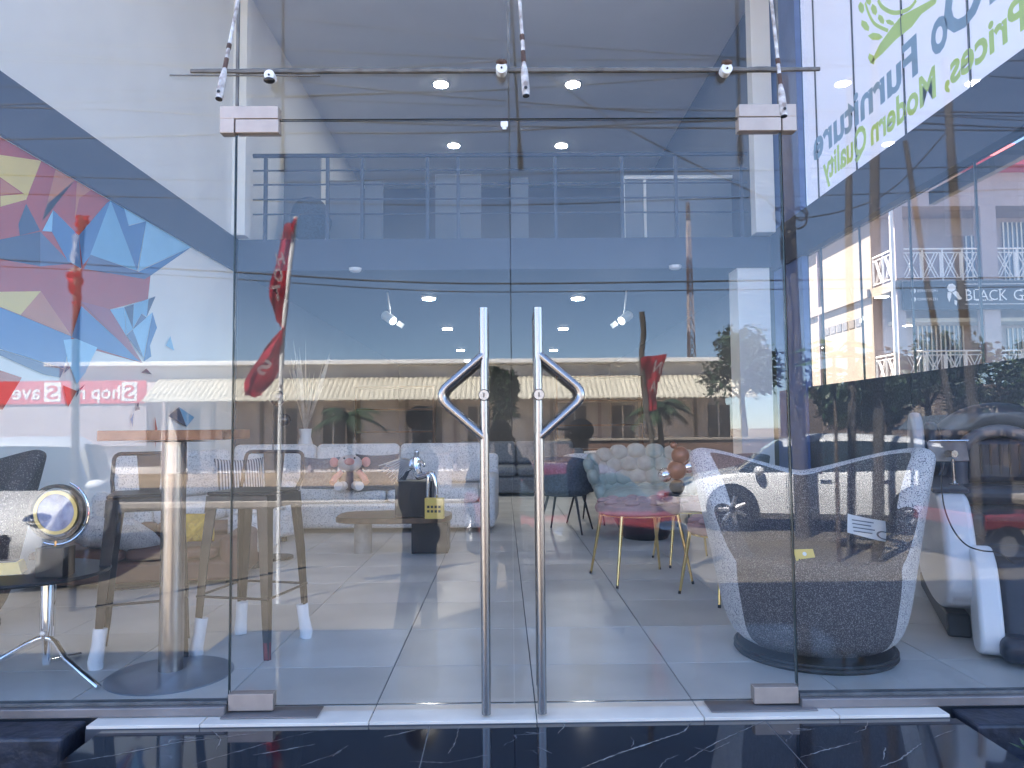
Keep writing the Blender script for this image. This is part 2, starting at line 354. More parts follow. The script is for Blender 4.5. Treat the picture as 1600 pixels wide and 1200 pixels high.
# floor with its tiles
fl = structure(MB().box(XL, XR, 0.0, YB, -0.60, -0.006).build('floor', M['grout'], smooth=False))
tile_me = {}
rnd = random.Random(3)
def tile_part(x0, x1, y0, y1, z0, z1, m, name, parent, g=0.0024, bev=0.0012):
    key = (round(x1 - x0, 3), round(y1 - y0, 3), m.name, round(z1 - z0, 3))
    if key not in tile_me:
        w, d, h = (x1 - x0) / 2 - g, (y1 - y0) / 2 - g, z1 - z0
        b = bev; vs = []
        for (zz, ii) in ((0, 0), (h - b, 0), (h, b)):
            vs += [(-w + ii, -d + ii, zz), (w - ii, -d + ii, zz), (w - ii, d - ii, zz), (-w + ii, d - ii, zz)]
        fs = [(8, 9, 10, 11)] + [(4*k + i, 4*k + (i + 1) % 4, 4*k + 4 + (i + 1) % 4, 4*k + 4 + i) for k in (0, 1) for i in range(4)]
        me = bpy.data.meshes.new(name); me.from_pydata(vs, [], fs); me.materials.append(m); me.update(); tile_me[key] = me
    o = bpy.data.objects.new(name, tile_me[key]); col.objects.link(o); o.parent = parent
    o.location = ((x0 + x1) / 2, (y0 + y1) / 2, z0 + rnd.uniform(-0.0004, 0.0004)); return o
xs = [XL] + [-0.488 + 0.6 * k for k in range(-4, 7)] + [XR]
ys = [0.06] + [0.515 + 0.6 * k for k in range(0, 14)]
for i in range(len(xs) - 1):
    for j in range(len(ys) - 1):
        tile_part(xs[i], xs[i+1], ys[j], ys[j+1], -0.0055, 0.0, M['tile'], 'tile', fl)
MB().box(XL, XR, ys[-1] + 0.002, YB, -0.0055, 0.0).build('tiled_surface', M['tile'], fl, smooth=False)

# white threshold tiles and the marble platform outside
PZ = -0.014
th = structure(MB().box(-1.49, 1.60, -0.105, 0.06, -0.6, -0.012).build('threshold', M['grout'], smooth=False))
tx = [-1.49, -1.088, -0.488, 0.112, 0.712, 1.20, 1.60]
for i in range(len(tx) - 1):
    tile_part(tx[i], tx[i+1], -0.105, 0.06, -0.0115, -0.001, M['threshold'], 'tile', th, g=0.002)
pf = structure(MB().box(-1.43, 1.62, -1.16, -0.107, -0.6, PZ - 0.002).build('entrance_platform', M['slab_joint'], smooth=False))
mxs = [-1.43, -0.27, 0.93, 1.62]
for i in range(3):
    tile_part(mxs[i], mxs[i+1], -0.66, -0.107, PZ - 0.0015, PZ, M['marble'], 'marble_slab', pf, g=0.0016, bev=0.0006)
    tile_part(mxs[i], mxs[i+1], -1.16, -0.66, PZ - 0.0015, PZ, M['marble'], 'marble_slab', pf, g=0.0016, bev=0.0006)
    tile_part(mxs[i], mxs[i+1], -1.18, -1.162, -0.25, PZ, M['marble'], 'marble_slab', pf, g=0.0016, bev=0.0006)
st = structure(MB().box(-1.43, 1.62, -1.43, -1.182, -0.6, -0.22).box(-1.43, 1.62, -1.82, -1.502, -0.6, -0.41).build('entrance_steps', M['granite'], smooth=False, bevel=0.006))

# walls, band, ceilings, mezzanine
structure(MB().box(XL - 0.25, XL, -0.10, YB, -0.6, ZC + 0.4).build('left_wall', M['wall'], smooth=False))
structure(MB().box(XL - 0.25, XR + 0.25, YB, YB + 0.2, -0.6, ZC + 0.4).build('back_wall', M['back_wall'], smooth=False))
structure(MB().box(XL, XR, MY, YB - 0.01, MZ, MT).build('mezzanine_slab', [M['low_ceiling']], smooth=False))
structure(MB().box(XL + 0.001, XR - 0.001, MY - 0.02, MY - 0.001, MZ - 0.01, MT + 0.01).build('mezzanine_fascia_beam', M['band'], smooth=False))
structure(MB().box(XL + 0.001, XL + 0.035, 0.10, MY - 0.021, MZ - 0.03, MT + 0.01).build('left_band_beam', M['band'], smooth=False, bevel=0.004))
structure(MB().box(XR - 0.03, XR + 0.10, 0.10, MY - 0.021, MZ - 0.06, MT + 0.06).build('right_band_beam', M['band'], smooth=False, bevel=0.004))
structure(MB().box(XL - 0.249, XR + 0.249, -0.10, YB, ZC, ZC + 0.4).build('ceiling', M['ceiling'], smooth=False))
structure(MB().box(XL - 0.4, XR + 0.4, -0.5, YB + 0.4, ZC + 0.402, ZC + 1.0).build('roof', M['wall'], smooth=False))
# pillars at the mezzanine edge
structure(MB().box(XL + 0.002, -3.035, MY - 0.20, MY - 0.0205, MT + 0.02, ZC - 0.002).build('left_pillar', M['wall'], smooth=False, bevel=0.004))
structure(MB().box(3.035, XR - 0.032, MY - 0.20, MY - 0.0205, MT + 0.02, ZC - 0.002).build('right_pillar', M['wall'], smooth=False, bevel=0.004))
structure(MB().box(2.86, XR - 0.05, MY + 0.0, MY + 0.35, 0.0, MZ - 0.002).build('lower_pillar', M['wall'], smooth=False, bevel=0.004))
structure(MB().box(XR, XR + 0.075, 5.24, 6.10, -0.6, MZ - 0.062).box(XR, XR + 0.075, 5.24, 6.10, MT + 0.062, ZC).build('blue_column', M['blue_col'], smooth=False, bevel=0.004))
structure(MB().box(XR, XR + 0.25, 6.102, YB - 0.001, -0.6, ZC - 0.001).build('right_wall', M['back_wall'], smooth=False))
structure(MB().box(XL + 0.001, XL + 0.02, MY + 0.001, YB - 0.001, 0.001, MZ - 0.001).build('left_wall_dark_sheet', M['back_wall'], smooth=False))  # thin dark sheet added to darken the white wall under the mezzanine
structure(MB().box(XL + 0.001, XR - 0.001, 14.2, 14.3, MT + 0.001, ZC - 0.001).build('upper_back_wall', M['back_wall'], smooth=False))
# small plank-like box frame under the right film at the street end: a slanting window head seen beyond the band
structure(MB().box(XR + 0.12, XR + 0.17, 0.12, 3.0, MZ - 0.17, MZ - 0.065).build('window_head_beam', M['sill'], smooth=False))

# glazing: every pane is a thing
def pane(name, x0, x1, z0, z1, label, y=0.0, group=None):
    o = MB()
    y0, y1 = y, y + 0.012
    vs = [(x0, y0, z0), (x1, y0, z0), (x1, y1, z0), (x0, y1, z0), (x0, y0, z1), (x1, y0, z1), (x1, y1, z1), (x0, y1, z1)]
    o.add(vs, [(0, 1, 5, 4), (2, 3, 7, 6)], 0).add(vs, [(0, 3, 2, 1), (4, 5, 6, 7), (0, 4, 7, 3), (1, 2, 6, 5)], 1)
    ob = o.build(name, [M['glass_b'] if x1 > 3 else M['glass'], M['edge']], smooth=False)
    tag(ob, label, 'glass pane', group); return ob
ZJ = 2.43
g = 'panes of the glass shopfront'
pane('fixed_glazing', XL, JL - 0.004, 0.036, ZC - 0.02, 'tall fixed glass pane beside the door, in front of the painted mural wall', group=g)
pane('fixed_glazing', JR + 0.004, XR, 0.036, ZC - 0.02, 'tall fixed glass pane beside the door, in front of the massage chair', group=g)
pane('fixed_glazing', JL + 0.002, 0.030, DH + 0.006, ZJ - 0.003, 'shallow glass transom pane above the door leaf on the mural side', group=g)
pane('fixed_glazing', 0.034, JR - 0.002, DH + 0.006, ZJ - 0.003, 'shallow glass transom pane above the door leaf on the swivel chair side', group=g)
pane('fixed_glazing', JL + 0.002, 0.030, ZJ + 0.003, ZC - 0.02, 'high glass pane over the silicone joint on the mural side', group=g)
pane('fixed_glazing', 0.034, JR - 0.002, ZJ + 0.003, ZC - 0.02, 'high glass pane over the silicone joint on the sign side', group=g)

def patch(parent, xa, xb, z0, z1):
    MB().box(xa, xb, -0.016, 0.028, z0, z1).build('patch_fitting', M['brushed'], parent, smooth=False, bevel=0.0015)
def door_leaf(side, label):
    x0, x1 = (JL + 0.002, 0.0315) if side < 0 else (0.0345, JR - 0.002)
    t = thing('glass_door', label, 'glass door', (0, 0, 0), 0, 'leaves of the double glass door')
    o = MB(); y0, y1 = 0.0, 0.012; z0, z1 = 0.022, DH
    vs = [(x0, y0, z0), (x1, y0, z0), (x1, y1, z0), (x0, y1, z0), (x0, y0, z1), (x1, y0, z1), (x1, y1, z1), (x0, y1, z1)]
    o.add(vs, [(0, 1, 5, 4), (2, 3, 7, 6)], 0).add(vs, [(0, 3, 2, 1), (4, 5, 6, 7), (0, 4, 7, 3), (1, 2, 6, 5)], 1)
    o.build('pane', [M['glass'], M['edge']], t, smooth=False)
    e0, e1 = (x0, x0 + 0.165) if side < 0 else (x1 - 0.165, x1)
    patch(t, e0, e1, DH - 0.052, DH); patch(t, e0, e1, 0.012, 0.072)
    # pull handle: steel tube with a kinked bow
    hx = -0.070 if side < 0 else 0.133; s = -1 if side < 0 else 1
    yb = -0.065
    h = MB()
    h.tube([(hx, yb, 0.008), (hx, yb, 1.02)], 0.0165, 16)
    h.tube([(hx, yb, 1.30), (hx, yb, 1.49)], 0.0165, 16)
    pts = []
    A, B, C_ = Vector((hx, yb, 1.315)), Vector((hx + s * 0.178, yb - 0.004, 1.163)), Vector((hx, yb, 1.005))
    def arc(a, b, c, r, n=7):
        u, v = (a - b).normalized(), (c - b).normalized(); out = []
        for i in range(n + 1):
            t_ = i / n; out.append((1-t_)**2 * (b + u*r) + 2*t_*(1-t_) * b + t_**2 * (b + v*r))
        return out
    h.tube([A + Vector((0, 0, 0))] + arc(A, B, C_, 0.06) + [C_], 0.0165, 16)
    h.tube([(hx, yb, 1.02), (hx, yb, 1.30)], 0.0135, 16)
    hd = h.build('pull_handle', M['steel'], t)
    f = MB()
    for zz in (0.10, 1.42, 0.72): f.tube([(hx, yb, zz), (hx, 0.0, zz)], 0.007, 10)
    f.build('standoff', M['steel'], hd)
    lk = MB().tube([(hx, yb - 0.024, 1.163), (hx, 0.012, 1.163)], 0.0185, 20).build('lock_cylinder', M['steel'], t)
    MB().tube([(hx, yb - 0.021, 1.163), (hx, yb - 0.010, 1.163)], 0.0215, 20).build('lock_ring', M['black'], t)
    MB().box(hx - 0.0022, hx + 0.0022, yb - 0.0255, yb - 0.0235, 1.155, 1.171).build('keyhole', M['black'], lk, smooth=False)
    # inside twin of the handle
    MB().tube([(hx, 0.075, 0.06), (hx, 0.075, 1.46)], 0.015, 14).build('inner_handle', M['steel'], t)
    return t
door_leaf(-1, 'glass door leaf with kinked steel pull bar, hinged on the mural side')
door_leaf(1, 'glass door leaf with kinked steel pull bar, hinged on the massage chair side')
# L patches on the fixed panes over the hinges
for s, lb in ((-1, 'brushed steel L-shaped corner fitting above the hinge on the mural side'), (1, 'brushed steel L-shaped corner fitting above the hinge on the sign side')):
    X = JL if s < 0 else JR
    a = X - 0.058 if s < 0 else X - 0.165; b = X + 0.165 if s < 0 else X + 0.058
    m = MB().box(a, b, -0.017, 0.029, DH + 0.003, DH + 0.052)
    if s < 0: m.box(X - 0.058, X - 0.003, -0.0172, 0.0292, DH - 0.053, DH + 0.003)
    else: m.box(X + 0.003, X + 0.058, -0.0172, 0.0292, DH - 0.053, DH + 0.003)
    tag(m.build('corner_fitting', M['brushed'], smooth=False, bevel=0.0015), lb, 'door fitting', 'corner fittings over the door')
# floor spring covers
for s, lb in ((-1, 'flat steel floor spring cover under the hinge on the mural side'), (1, 'flat steel floor spring cover under the hinge on the massage chair side')):
    xa, xb = (JL - 0.01, JL + 0.34) if s < 0 else (JR - 0.34, JR + 0.05)
    tag(MB().box(xa, xb, -0.062, 0.045, 0.001, 0.0055).build('floor_spring_cover', M['sill'], smooth=False, bevel=0.001), lb, 'floor spring', 'floor spring covers')
# sills under the fixed panes
for (a, b, lb) in ((XL, JL - 0.003, 'grey metal sill under the fixed pane on the mural side'), (JR + 0.003, XR, 'grey metal sill under the fixed pane by the massage chair')):
    t = thing('window_sill', lb, 'sill', (0, 0, 0), 0, 'sills of the fixed panes')
    MB().box(a, b, -0.035, 0.05, 0.0, 0.034).build('sill_box', M['sill'], t, smooth=False, bevel=0.004)
    MB().box(a, b, -0.012, -0.003, 0.0345, 0.047).build('glazing_bead', M['silicone'], t, smooth=False, bevel=0.002)
    MB().box(a, b, 0.015, 0.024, 0.0345, 0.047).build('glazing_bead', M['silicone'], t, smooth=False, bevel=0.002)
# silicone joints
j = MB()
rj = random.Random(5)
pts = []; n = 60
for i in range(n + 1):
    x = -1.20 + 2.45 * i / n; pts.append((x, -0.003 + rj.uniform(-.002, .002), ZJ + rj.uniform(-.0012, .0012) + 0.002))
j.tube(pts, [0.006 + 0.003 * abs(math.sin(i * 0.5 + math.sin(i * .13) * 3)) * min(1, i / 5, (n - i) / 5) + 0.002 for i in range(n + 1)], 6)
tag(j.build('silicone_joint', M['silicone']), 'smeared horizontal silicone joint across the glass above the door', 'silicone joint')
tag(MB().tube([(-1.28, -0.004, ZJ - 0.014), (-0.7, -0.004, ZJ - 0.018)], 0.003, 6).build('silicone_bead', M['silicone']), 'thin stray silicone bead beside the hinge fitting on the mural side', 'silicone bead')
for X, z0, lb in ((JL, DH + 0.06, 'vertical silicone joint rising from the hinge fitting on the mural side'), (0.032, ZJ + 0.01, 'vertical silicone joint above the middle of the double door'), (JR, DH + 0.06, 'vertical silicone joint rising from the hinge fitting on the sign side')):
    tag(MB().box(X - 0.0045, X + 0.0045, -0.0015, 0.0135, z0, ZC - 0.02).build('silicone_joint', M['silicone'], smooth=False), lb, 'silicone joint', 'vertical silicone joints')
for X, lb in ((JL, 'dark edge seal beside the door leaf on the mural side'), (JR, 'dark edge seal beside the door leaf on the massage chair side')):
    tag(MB().box(X - 0.0035, X + 0.0005, -0.001, 0.013, 0.08, DH - 0.06).build('edge_seal', M['edge'], smooth=False), lb, 'edge seal', 'edge seals of the door')
# button brackets on the horizontal joint
for X, dz, sc_, lb in ((-0.885, -0.03, 1.0, 'round white glass bracket on the joint, beside the first tie rod'), (0.005, -0.005, 1.1, 'round rusty bracket on the joint above the door middle'), (0.875, -0.01, 1.1, 'round rusty bracket on the joint on the sign side')):
    t = thing('glass_bracket', lb, 'bracket', (X, -0.02, ZJ + dz), 0, 'brackets on the horizontal joint')
    MB().tube([(0, -0.022, 0), (0, 0.018, 0)], [0.020 * sc_, 0.020 * sc_], 20).build('disc', M['white_plastic'], t, bevel=0.002)
    MB().tube([(0, -0.026, -0.002), (0, -0.0225, -0.002)], 0.004, 10).build('bolt', M['black'], t)
    MB().ell((0, -0.018, -0.022 if X < -0.5 else 0.022), (0.022, 0.018, 0.011), 14, 8).build('rubber_cap', M['gun'] if X < -0.5 else M['rust'], t)
# tie rods hanging in front of the glass
rods = [(atY(342, 155, -0.36), atY(372, 0, -0.265), 3.35, 'worn white tie rod hanging before the glass on the mural side'),
        (atY(822, 150, -0.36), atY(812, 0, -0.33), 3.9, 'worn white tie rod hanging before the middle of the shopfront'),
        (atY(1225, 182, -0.24), atY(1205, 0, -0.19), 4.1, 'worn white tie rod hanging before the glass on the sign side')]
for a, b, ztop, lb in rods:
    a, b = Vector(a), Vector(b); d = (b - a).normalized(); L = (ztop - a.z) / d.z
    while (a + d * L).y > -0.03: L -= 0.05
    t = thing('tie_rod', lb, 'tie rod', a, 0, 'tie rods hanging before the shopfront')
    MB().tube([d * 0.20, d * L], 0.0062, 10).build('rod', M['worn_white'], t)
    MB().tube([d * 0.0, d * 0.012, d * 0.03, d * 0.085, d * 0.115, d * 0.125], [0.011, 0.0135, 0.0135, 0.0125, 0.008, 0.006], 14).build('clevis', M['worn_white'], t)
    s_ = d.cross(Vector((0, 1, 0))).normalized()
    fr = -d.cross(s_)
    MB().tube([d * 0.024 - Vector((0, 0.016, 0)), d * 0.024 + Vector((0, 0.016, 0))], 0.0055, 12).build('clevis_pin', M['black'], t)
    MB().tube([d * -0.001, d * 0.006], 0.0115, 14).build('end_nut', M['gun'], t)
    MB().tube([d * 0.125, d * 0.165], 0.008, 8).build('lock_nut', M['rust'], t); MB().tube([d * 0.165, d * 0.205], 0.0065, 8).build('thread', M['worn_white'], t); MB().tube([d * 0.205, d * 0.225], 0.0085, 6).build('lock_nut', M['rust'], t)

# right glazed wall, its dark lower panels and the printed film
gy = [0.02] + [0.58 + 0.865 * k for k in range(0, 6)] + [5.235]
gy = [0.02, 0.62, 1.47, 2.33, 3.19, 4.05, 4.90, 5.235]
gw = thing('side_window', 'glazed side wall of the shop between the shopfront and the blue column', 'window wall', (XR, 0, 0))
for i in range(len(gy) - 1):
    m = MB(); y0, y1 = gy[i] + 0.003, gy[i + 1] - 0.003
    for (z0, z1) in ((0.02, MZ - 0.062), (MT + 0.062, ZC - 0.005)):
        vs = [(0.06, y0, z0), (0.07, y0, z0), (0.07, y1, z0), (0.06, y1, z0), (0.06, y0, z1), (0.07, y0, z1), (0.07, y1, z1), (0.06, y1, z1)]
        m = MB().add(vs, [(0, 4, 7, 3), (1, 2, 6, 5)], 0).add(vs, [(0, 3, 2, 1), (4, 5, 6, 7), (0, 1, 5, 4), (2, 3, 7, 6)], 1)
        m.build('pane', [M['side_glass'] if z1 < ZC - 1 else M['upper_glass'], M['edge']], gw, smooth=False)
    if i:
        MB().box(0.055, 0.075, gy[i] - 0.0028, gy[i] + 0.0028, 0.02, MZ - 0.064).build('joint', M['silicone'], gw, smooth=False)
        MB().box(0.055, 0.075, gy[i] - 0.0028, gy[i] + 0.0028, MT + 0.064, ZC - 0.006).build('joint', M['silicone'], gw, smooth=False)
    MB().box(0.022, 0.042, y0, y1, 0.02, 1.455).build('dark_panel', M['slate_fab'], gw, smooth=False)
# film
fm = thing('window_film_sign', 'white translucent window film with grey and green furniture lettering over the blue band', 'window sign', (XR + 0.071, 0, 0))
for i in range(len(gy) - 1):
    MB().box(0.0005, 0.0015, gy[i] + 0.004, gy[i + 1] - 0.004, MT + 0.065, ZC - 0.006).build('film_panel', M['film'], fm, smooth=False)
def on_film(y, z): return lambda u, v, n: Vector((-0.0015 + 0.0, y + u, z + v))
def film_text(s, y0, z, w, h, m, b=0.02):
    letters(s, 'lettering', m, lambda u, v, n: Vector((-0.0125, y0 + u, z + v)), w, h, fm, bold=b)
film_text('Furniture', 2.97, 3.87, 2.02, 0.33, M['film_grey'], 0.03)
film_text('o', 2.56, 3.89, 0.22, 0.26, M['film_grey'], 0.03)
film_text('HO', 1.70, 3.92, 0.90, 0.42, M['film_grey'], 0.03)
film_text('Good Prices,', 0.85, 3.57, 1.78, 0.24, M['film_green'], 0.03)
film_text('Modern', 2.74, 3.57, 1.02, 0.25, M['film_green'], 0.03)
film_text('Quality', 3.84, 3.57, 0.93, 0.26, M['film_green'], 0.03)
def film_shape(pts, m):
    MB().add([(-0.0125, *tuple(p)) for p in pts], [tuple(range(len(pts)))]).build('emblem_shape', m, fm, smooth=False)
def fpx(px, py): p = atX(px, py, XR + 0.06); return (p.y, p.z)
def strip(pxs, w, m):                           # band of even width along points of the wall
    P = [Vector(fpx(*p)) for p in pxs]; Lf, Rt = [], []
    for i, p in enumerate(P):
        d = (P[min(i+1, len(P)-1)] - P[max(i-1, 0)]).normalized(); nn = Vector((-d.y, d.x)) * w / 2; Lf.append(p + nn); Rt.append(p - nn)
    vs = [(-0.0125, *tuple(q)) for pr in zip(Lf, Rt) for q in pr]
    MB().add(vs, [(2*i, 2*i+1, 2*i+3, 2*i+2) for i in range(len(P)-1)]).build('emblem_shape', m, fm, smooth=False)
def spline(ps, n=6):
    out = []
    for i in range(len(ps) - 1):
        p0 = Vector(ps[max(i-1, 0)]); p1 = Vector(ps[i]); p2 = Vector(ps[i+1]); p3 = Vector(ps[min(i+2, len(ps)-1)])
        for k in range(n):
            t = k / n; out.append(tuple(0.5 * ((2*p1) + (p2-p0)*t + (2*p0-5*p1+4*p2-p3)*t*t + (3*p1-p0-3*p2+p3)*t**3)))
    out.append(tuple(ps[-1])); return out
film_shape([fpx(*p) for p in [(1360, 100), (1374, 70), (1392, 45), (1408, 25), (1440, 8), (1466, -6), (1462, 6), (1440, 22), (1425, 42), (1400, 62), (1378, 85)]], M['film_green'])
strip(spline([(1372, 0), (1380, 12), (1398, 20), (1420, 14), (1432, 0)]), 0.035, M['film_green'])
strip(spline([(1352, 4), (1358, 22), (1368, 38), (1388, 48)]), 0.03, M['film_green'])
for (x, y, a, l) in ((1346, 12, 1.4, 12), (1352, 40, 1.0, 13), (1366, 15, 1.3, 12), (1377, 30, 1.1, 11), (1368, 57, .1, 15), (1391, 35, .4, 10), (1362, 92, 1.2, 12), (1357, 0, 1.3, 11)):
    c, s_ = math.cos(a), math.sin(a)
    film_shape([fpx(x + c*u*l - s_*v*l, y + s_*u*l + c*v*l) for u, v in ((-.8, 0), (-.3, -.38), (.4, -.33), (.8, 0), (.4, .33), (-.3, .38))], M['film_green'])

# mural on the left wall
MC = {'R': (0.47, 0.065, 0.045), 'r': (0.38, 0.07, 0.10), 'Y': (0.80, 0.60, 0.15), 'O': (0.60, 0.20, 0.08), 'L': (0.20, 0.48, 0.74), 'B': (0.06, 0.21, 0.48), 'S': (0.035, 0.075, 0.16), 's': (0.10, 0.16, 0.30), 'l': (0.30, 0.62, 0.90)}
ms = {k: mat('mural_paint_' + str(i), v, 0.6, vary=0.04, scale=3) for i, (k, v) in enumerate(MC.items())}
mk = list(MC)
mur = thing('wall_mural', 'painted mural of red, yellow and blue triangles on the white side wall', 'mural', (XL, 0, 0))
polys = [('R', [(-60, 155), (0, 185), (172, 293), (160, 340), (140, 400), (235, 430), (231, 468), (170, 484), (221, 567), (120, 540), (0, 480), (-60, 470)]),
 ('Y', [(-60, 240), (0, 242), (65, 222), (45, 300), (36, 302), (0, 277)]), ('O', [(0, 278), (32, 301), (0, 305)]), ('Y', [(0, 306), (36, 303), (40, 312), (0, 323)]),
 ('Y', [(36, 302), (45, 300), (40, 313)]), ('O', [(87, 243), (117, 262), (97, 300), (72, 320), (66, 345)]), ('O', [(120, 262), (143, 275), (123, 310), (116, 345)]),
 ('S', [(40, 318), (62, 360), (30, 368), (28, 350)]), ('S', [(-60, 370), (0, 374), (62, 362), (62, 416), (0, 405), (-60, 400)]), ('s', [(62, 362), (110, 412), (62, 416)]),
 ('l', [(65, 361), (82, 328), (80, 362)]), ('B', [(82, 328), (122, 368), (126, 420), (105, 408), (80, 362)]), ('B', [(122, 368), (165, 318), (172, 302), (140, 400), (128, 415)]),
 ('L', [(172, 303), (213, 423), (140, 398)]), ('B', [(172, 300), (193, 313), (200, 352), (213, 423)]), ('l', [(193, 313), (228, 326), (200, 352)]), ('B', [(200, 353), (228, 328), (213, 423)]),
 ('l', [(228, 327), (298, 367), (215, 423)]), ('B', [(298, 369), (235, 430), (214, 425)]), ('s', [(140, 398), (213, 424), (235, 430), (225, 436), (130, 420)]),
 ('Y', [(-60, 450), (0, 456), (62, 455), (30, 492), (0, 480), (-60, 460)]), ('O', [(62, 455), (110, 525), (30, 492)]),
 ('B', [(-60, 462), (0, 481), (30, 493), (110, 526), (98, 576), (0, 546), (-60, 530)]), ('s', [(-60, 531), (0, 547), (98, 577), (92, 590), (66, 585), (0, 556), (-60, 540)]),
 ('B', [(125, 478), (222, 567), (150, 545), (110, 527)]), ('r', [(125, 471), (170, 483), (221, 567), (211, 560)]), ('l', [(97, 531), (117, 529), (150, 543), (132, 580), (104, 566)]),
 ('s', [(104, 567), (98, 583), (107, 575)]), ('L', [(170, 484), (192, 480), (195, 524)]), ('S', [(192, 480), (207, 475), (205, 514)]), ('L', [(207, 475), (230, 467), (228, 495), (219, 490), (205, 514)]),
 ('s', [(219, 490), (228, 497), (205, 515)]), ('S', [(230, 467), (241, 463), (227, 495)]), ('l', [(205, 515), (236, 488), (222, 559)]), ('s', [(195, 524), (205, 515), (222, 560)]),
 ('B', [(236, 488), (243, 512), (232, 540), (234, 557), (222, 565)]), ('L', [(192, 481), (205, 514), (195, 523)]), ('L', [(264, 525), (270, 548), (257, 540)]),
 ('l', [(104, 566), (132, 580), (117, 600)]), ('S', [(226, 576), (235, 585), (218, 582)]),
 ('R', [(95, 602), (117, 611), (103, 636)]), ('S', [(117, 611), (130, 600), (115, 621)]), ('S', [(213, 628), (216, 640), (208, 642)]), ('B', [(206, 645), (204, 668), (201, 655)]),
 ('R', [(239, 650), (243, 670), (240, 701)]), ('S', [(277, 636), (289, 667), (260, 650)]), ('L', [(277, 636), (301, 652), (289, 667)]),
 ('R', [(-60, 560), (0, 580), (30, 590), (0, 640), (-60, 640)])]
for i, (k, ps) in enumerate(polys):
    off = 0.0012 + 0.00035 * i
    vs = []
    for p in ps:
        q = atX(p[0], p[1], XL); vs.append((off, q.y, min(q.z, MZ - 0.035)))
    MB().add(vs, [tuple(range(len(vs)))]).build('mural_facet', ms[k], mur, smooth=False)

# mezzanine railing
t = thing('mezzanine_railing', 'grey metal railing along the edge of the upper floor', 'railing', (0, MY + 0.03, MT + 0.01))
def RZ(py): return (atY(790, py, MY + 0.03)).z - MT - 0.01
for i, py in enumerate((242, 265, 287, 310, 333)):
    MB().tube([(-3.02, 0, RZ(py)), (3.02, 0, RZ(py))], 0.028 if i == 0 else 0.011, 8).build('rail', M['rail'], t)
for px in (415, 512, 566, 668, 716, 868, 972, 1056, 1158):
    X = atY(px, 300, MY + 0.03).x
    MB().box(X - 0.02, X + 0.02, -0.02, 0.02, -0.005, RZ(246)).build('post', M['rail'], t, smooth=False)

# downlights
def downlight(px, py, Z, r, group, label):
    p = atZ(px, py, Z)
    t = thing('downlight', label, 'downlight', (p.x, p.y, Z - 0.001), 0, group)
    MB().lathe([(r, 0), (r, -0.022), (r * 0.86, -0.030)], seg=24).build('ring', M['lamp_ring'], t)
    MB().lathe([(r * 0.85, -0.028), (r * 0.80, -0.037), (0, -0.038)], seg=24).build('diffuser', M['lamp'], t)
    ld = bpy.data.lights.new('downlight_light', 'AREA'); ld.shape = 'DISK'; ld.size = r * 1.6; ld.energy = 1.6; ld.color = (1, 0.98, 0.93)
    lo = bpy.data.objects.new('downlight_light', ld); col.objects.link(lo); lo.parent = t; lo.location = (0, 0, -0.045)
    lo.visible_glossy = True; lo.visible_camera = True
for px, py, lb in ((689, 129, 'lit round downlight in the high ceiling, nearer pair, mural side'), (895, 129, 'lit round downlight in the high ceiling, nearer pair, sign side'), (709, 225, 'lit round downlight in the high ceiling, farther pair, mural side'), (877, 225, 'lit round downlight in the high ceiling, farther pair, sign side')):
    downlight(px, py, ZC, 0.14, 'downlights in the high ceiling', lb)
for i, (px, py) in enumerate(((670, 463), (903, 463), (699, 511), (880, 511), (720, 545), (865, 545), (731, 562), (852, 563))):
    downlight(px, py, MZ, 0.115, 'downlights under the mezzanine', 'lit round downlight under the mezzanine, %s row, %s side' % (('first', 'second', 'third', 'last')[i // 2], ('mural', 'sign')[i % 2]))
for px, py, lb in ((555, 419, 'small white smoke detector under the mezzanine on the mural side'), (1055, 415, 'small white smoke detector under the mezzanine on the sign side')):
    p = atZ(px, py, MZ)
    tag(MB().lathe([(0.075, 0), (0.07, -0.03), (0.05, -0.045), (0, -0.046)], (p.x, p.y, MZ - 0.001), 20).build('smoke_detector', M['white_plastic']), lb, 'smoke detector', 'smoke detectors under the mezzanine')
for px, py, s, lb in ((612, 497, 1, 'white spotlight head on a bracket tilted towards the floor, mural side'), (973, 497, -1, 'white spotlight head on a bracket tilted towards the floor, sign side')):
    p = atY(px, py, 7.6)
    t = thing('spotlight', lb, 'spotlight', (p.x, p.y, p.z), 0, 'spotlights under the mezzanine')
    MB().tube([(-0.02 * s, 0, 0.03), (-0.06 * s, 0, MZ - p.z)], 0.012, 8).build('bracket', M['lamp_ring'], t)
    MB().tube([(-0.10 * s, 0.05, 0.05), (0.03 * s, -0.07, -0.05)], 0.065, 16).build('housing', M['lamp_ring'], t)
    MB().tube([(0.032 * s, -0.072, -0.052), (0.036 * s, -0.076, -0.055)], 0.042, 16).build('lens', M['lamp'], t)
    MB().cbox((0.12 * s, 0.02, -0.09), (0.09, 0.04, 0.07), Matrix.Rotation(0.6 * s, 3, 'Y')).build('driver_box', M['lamp_ring'], t, smooth=False)

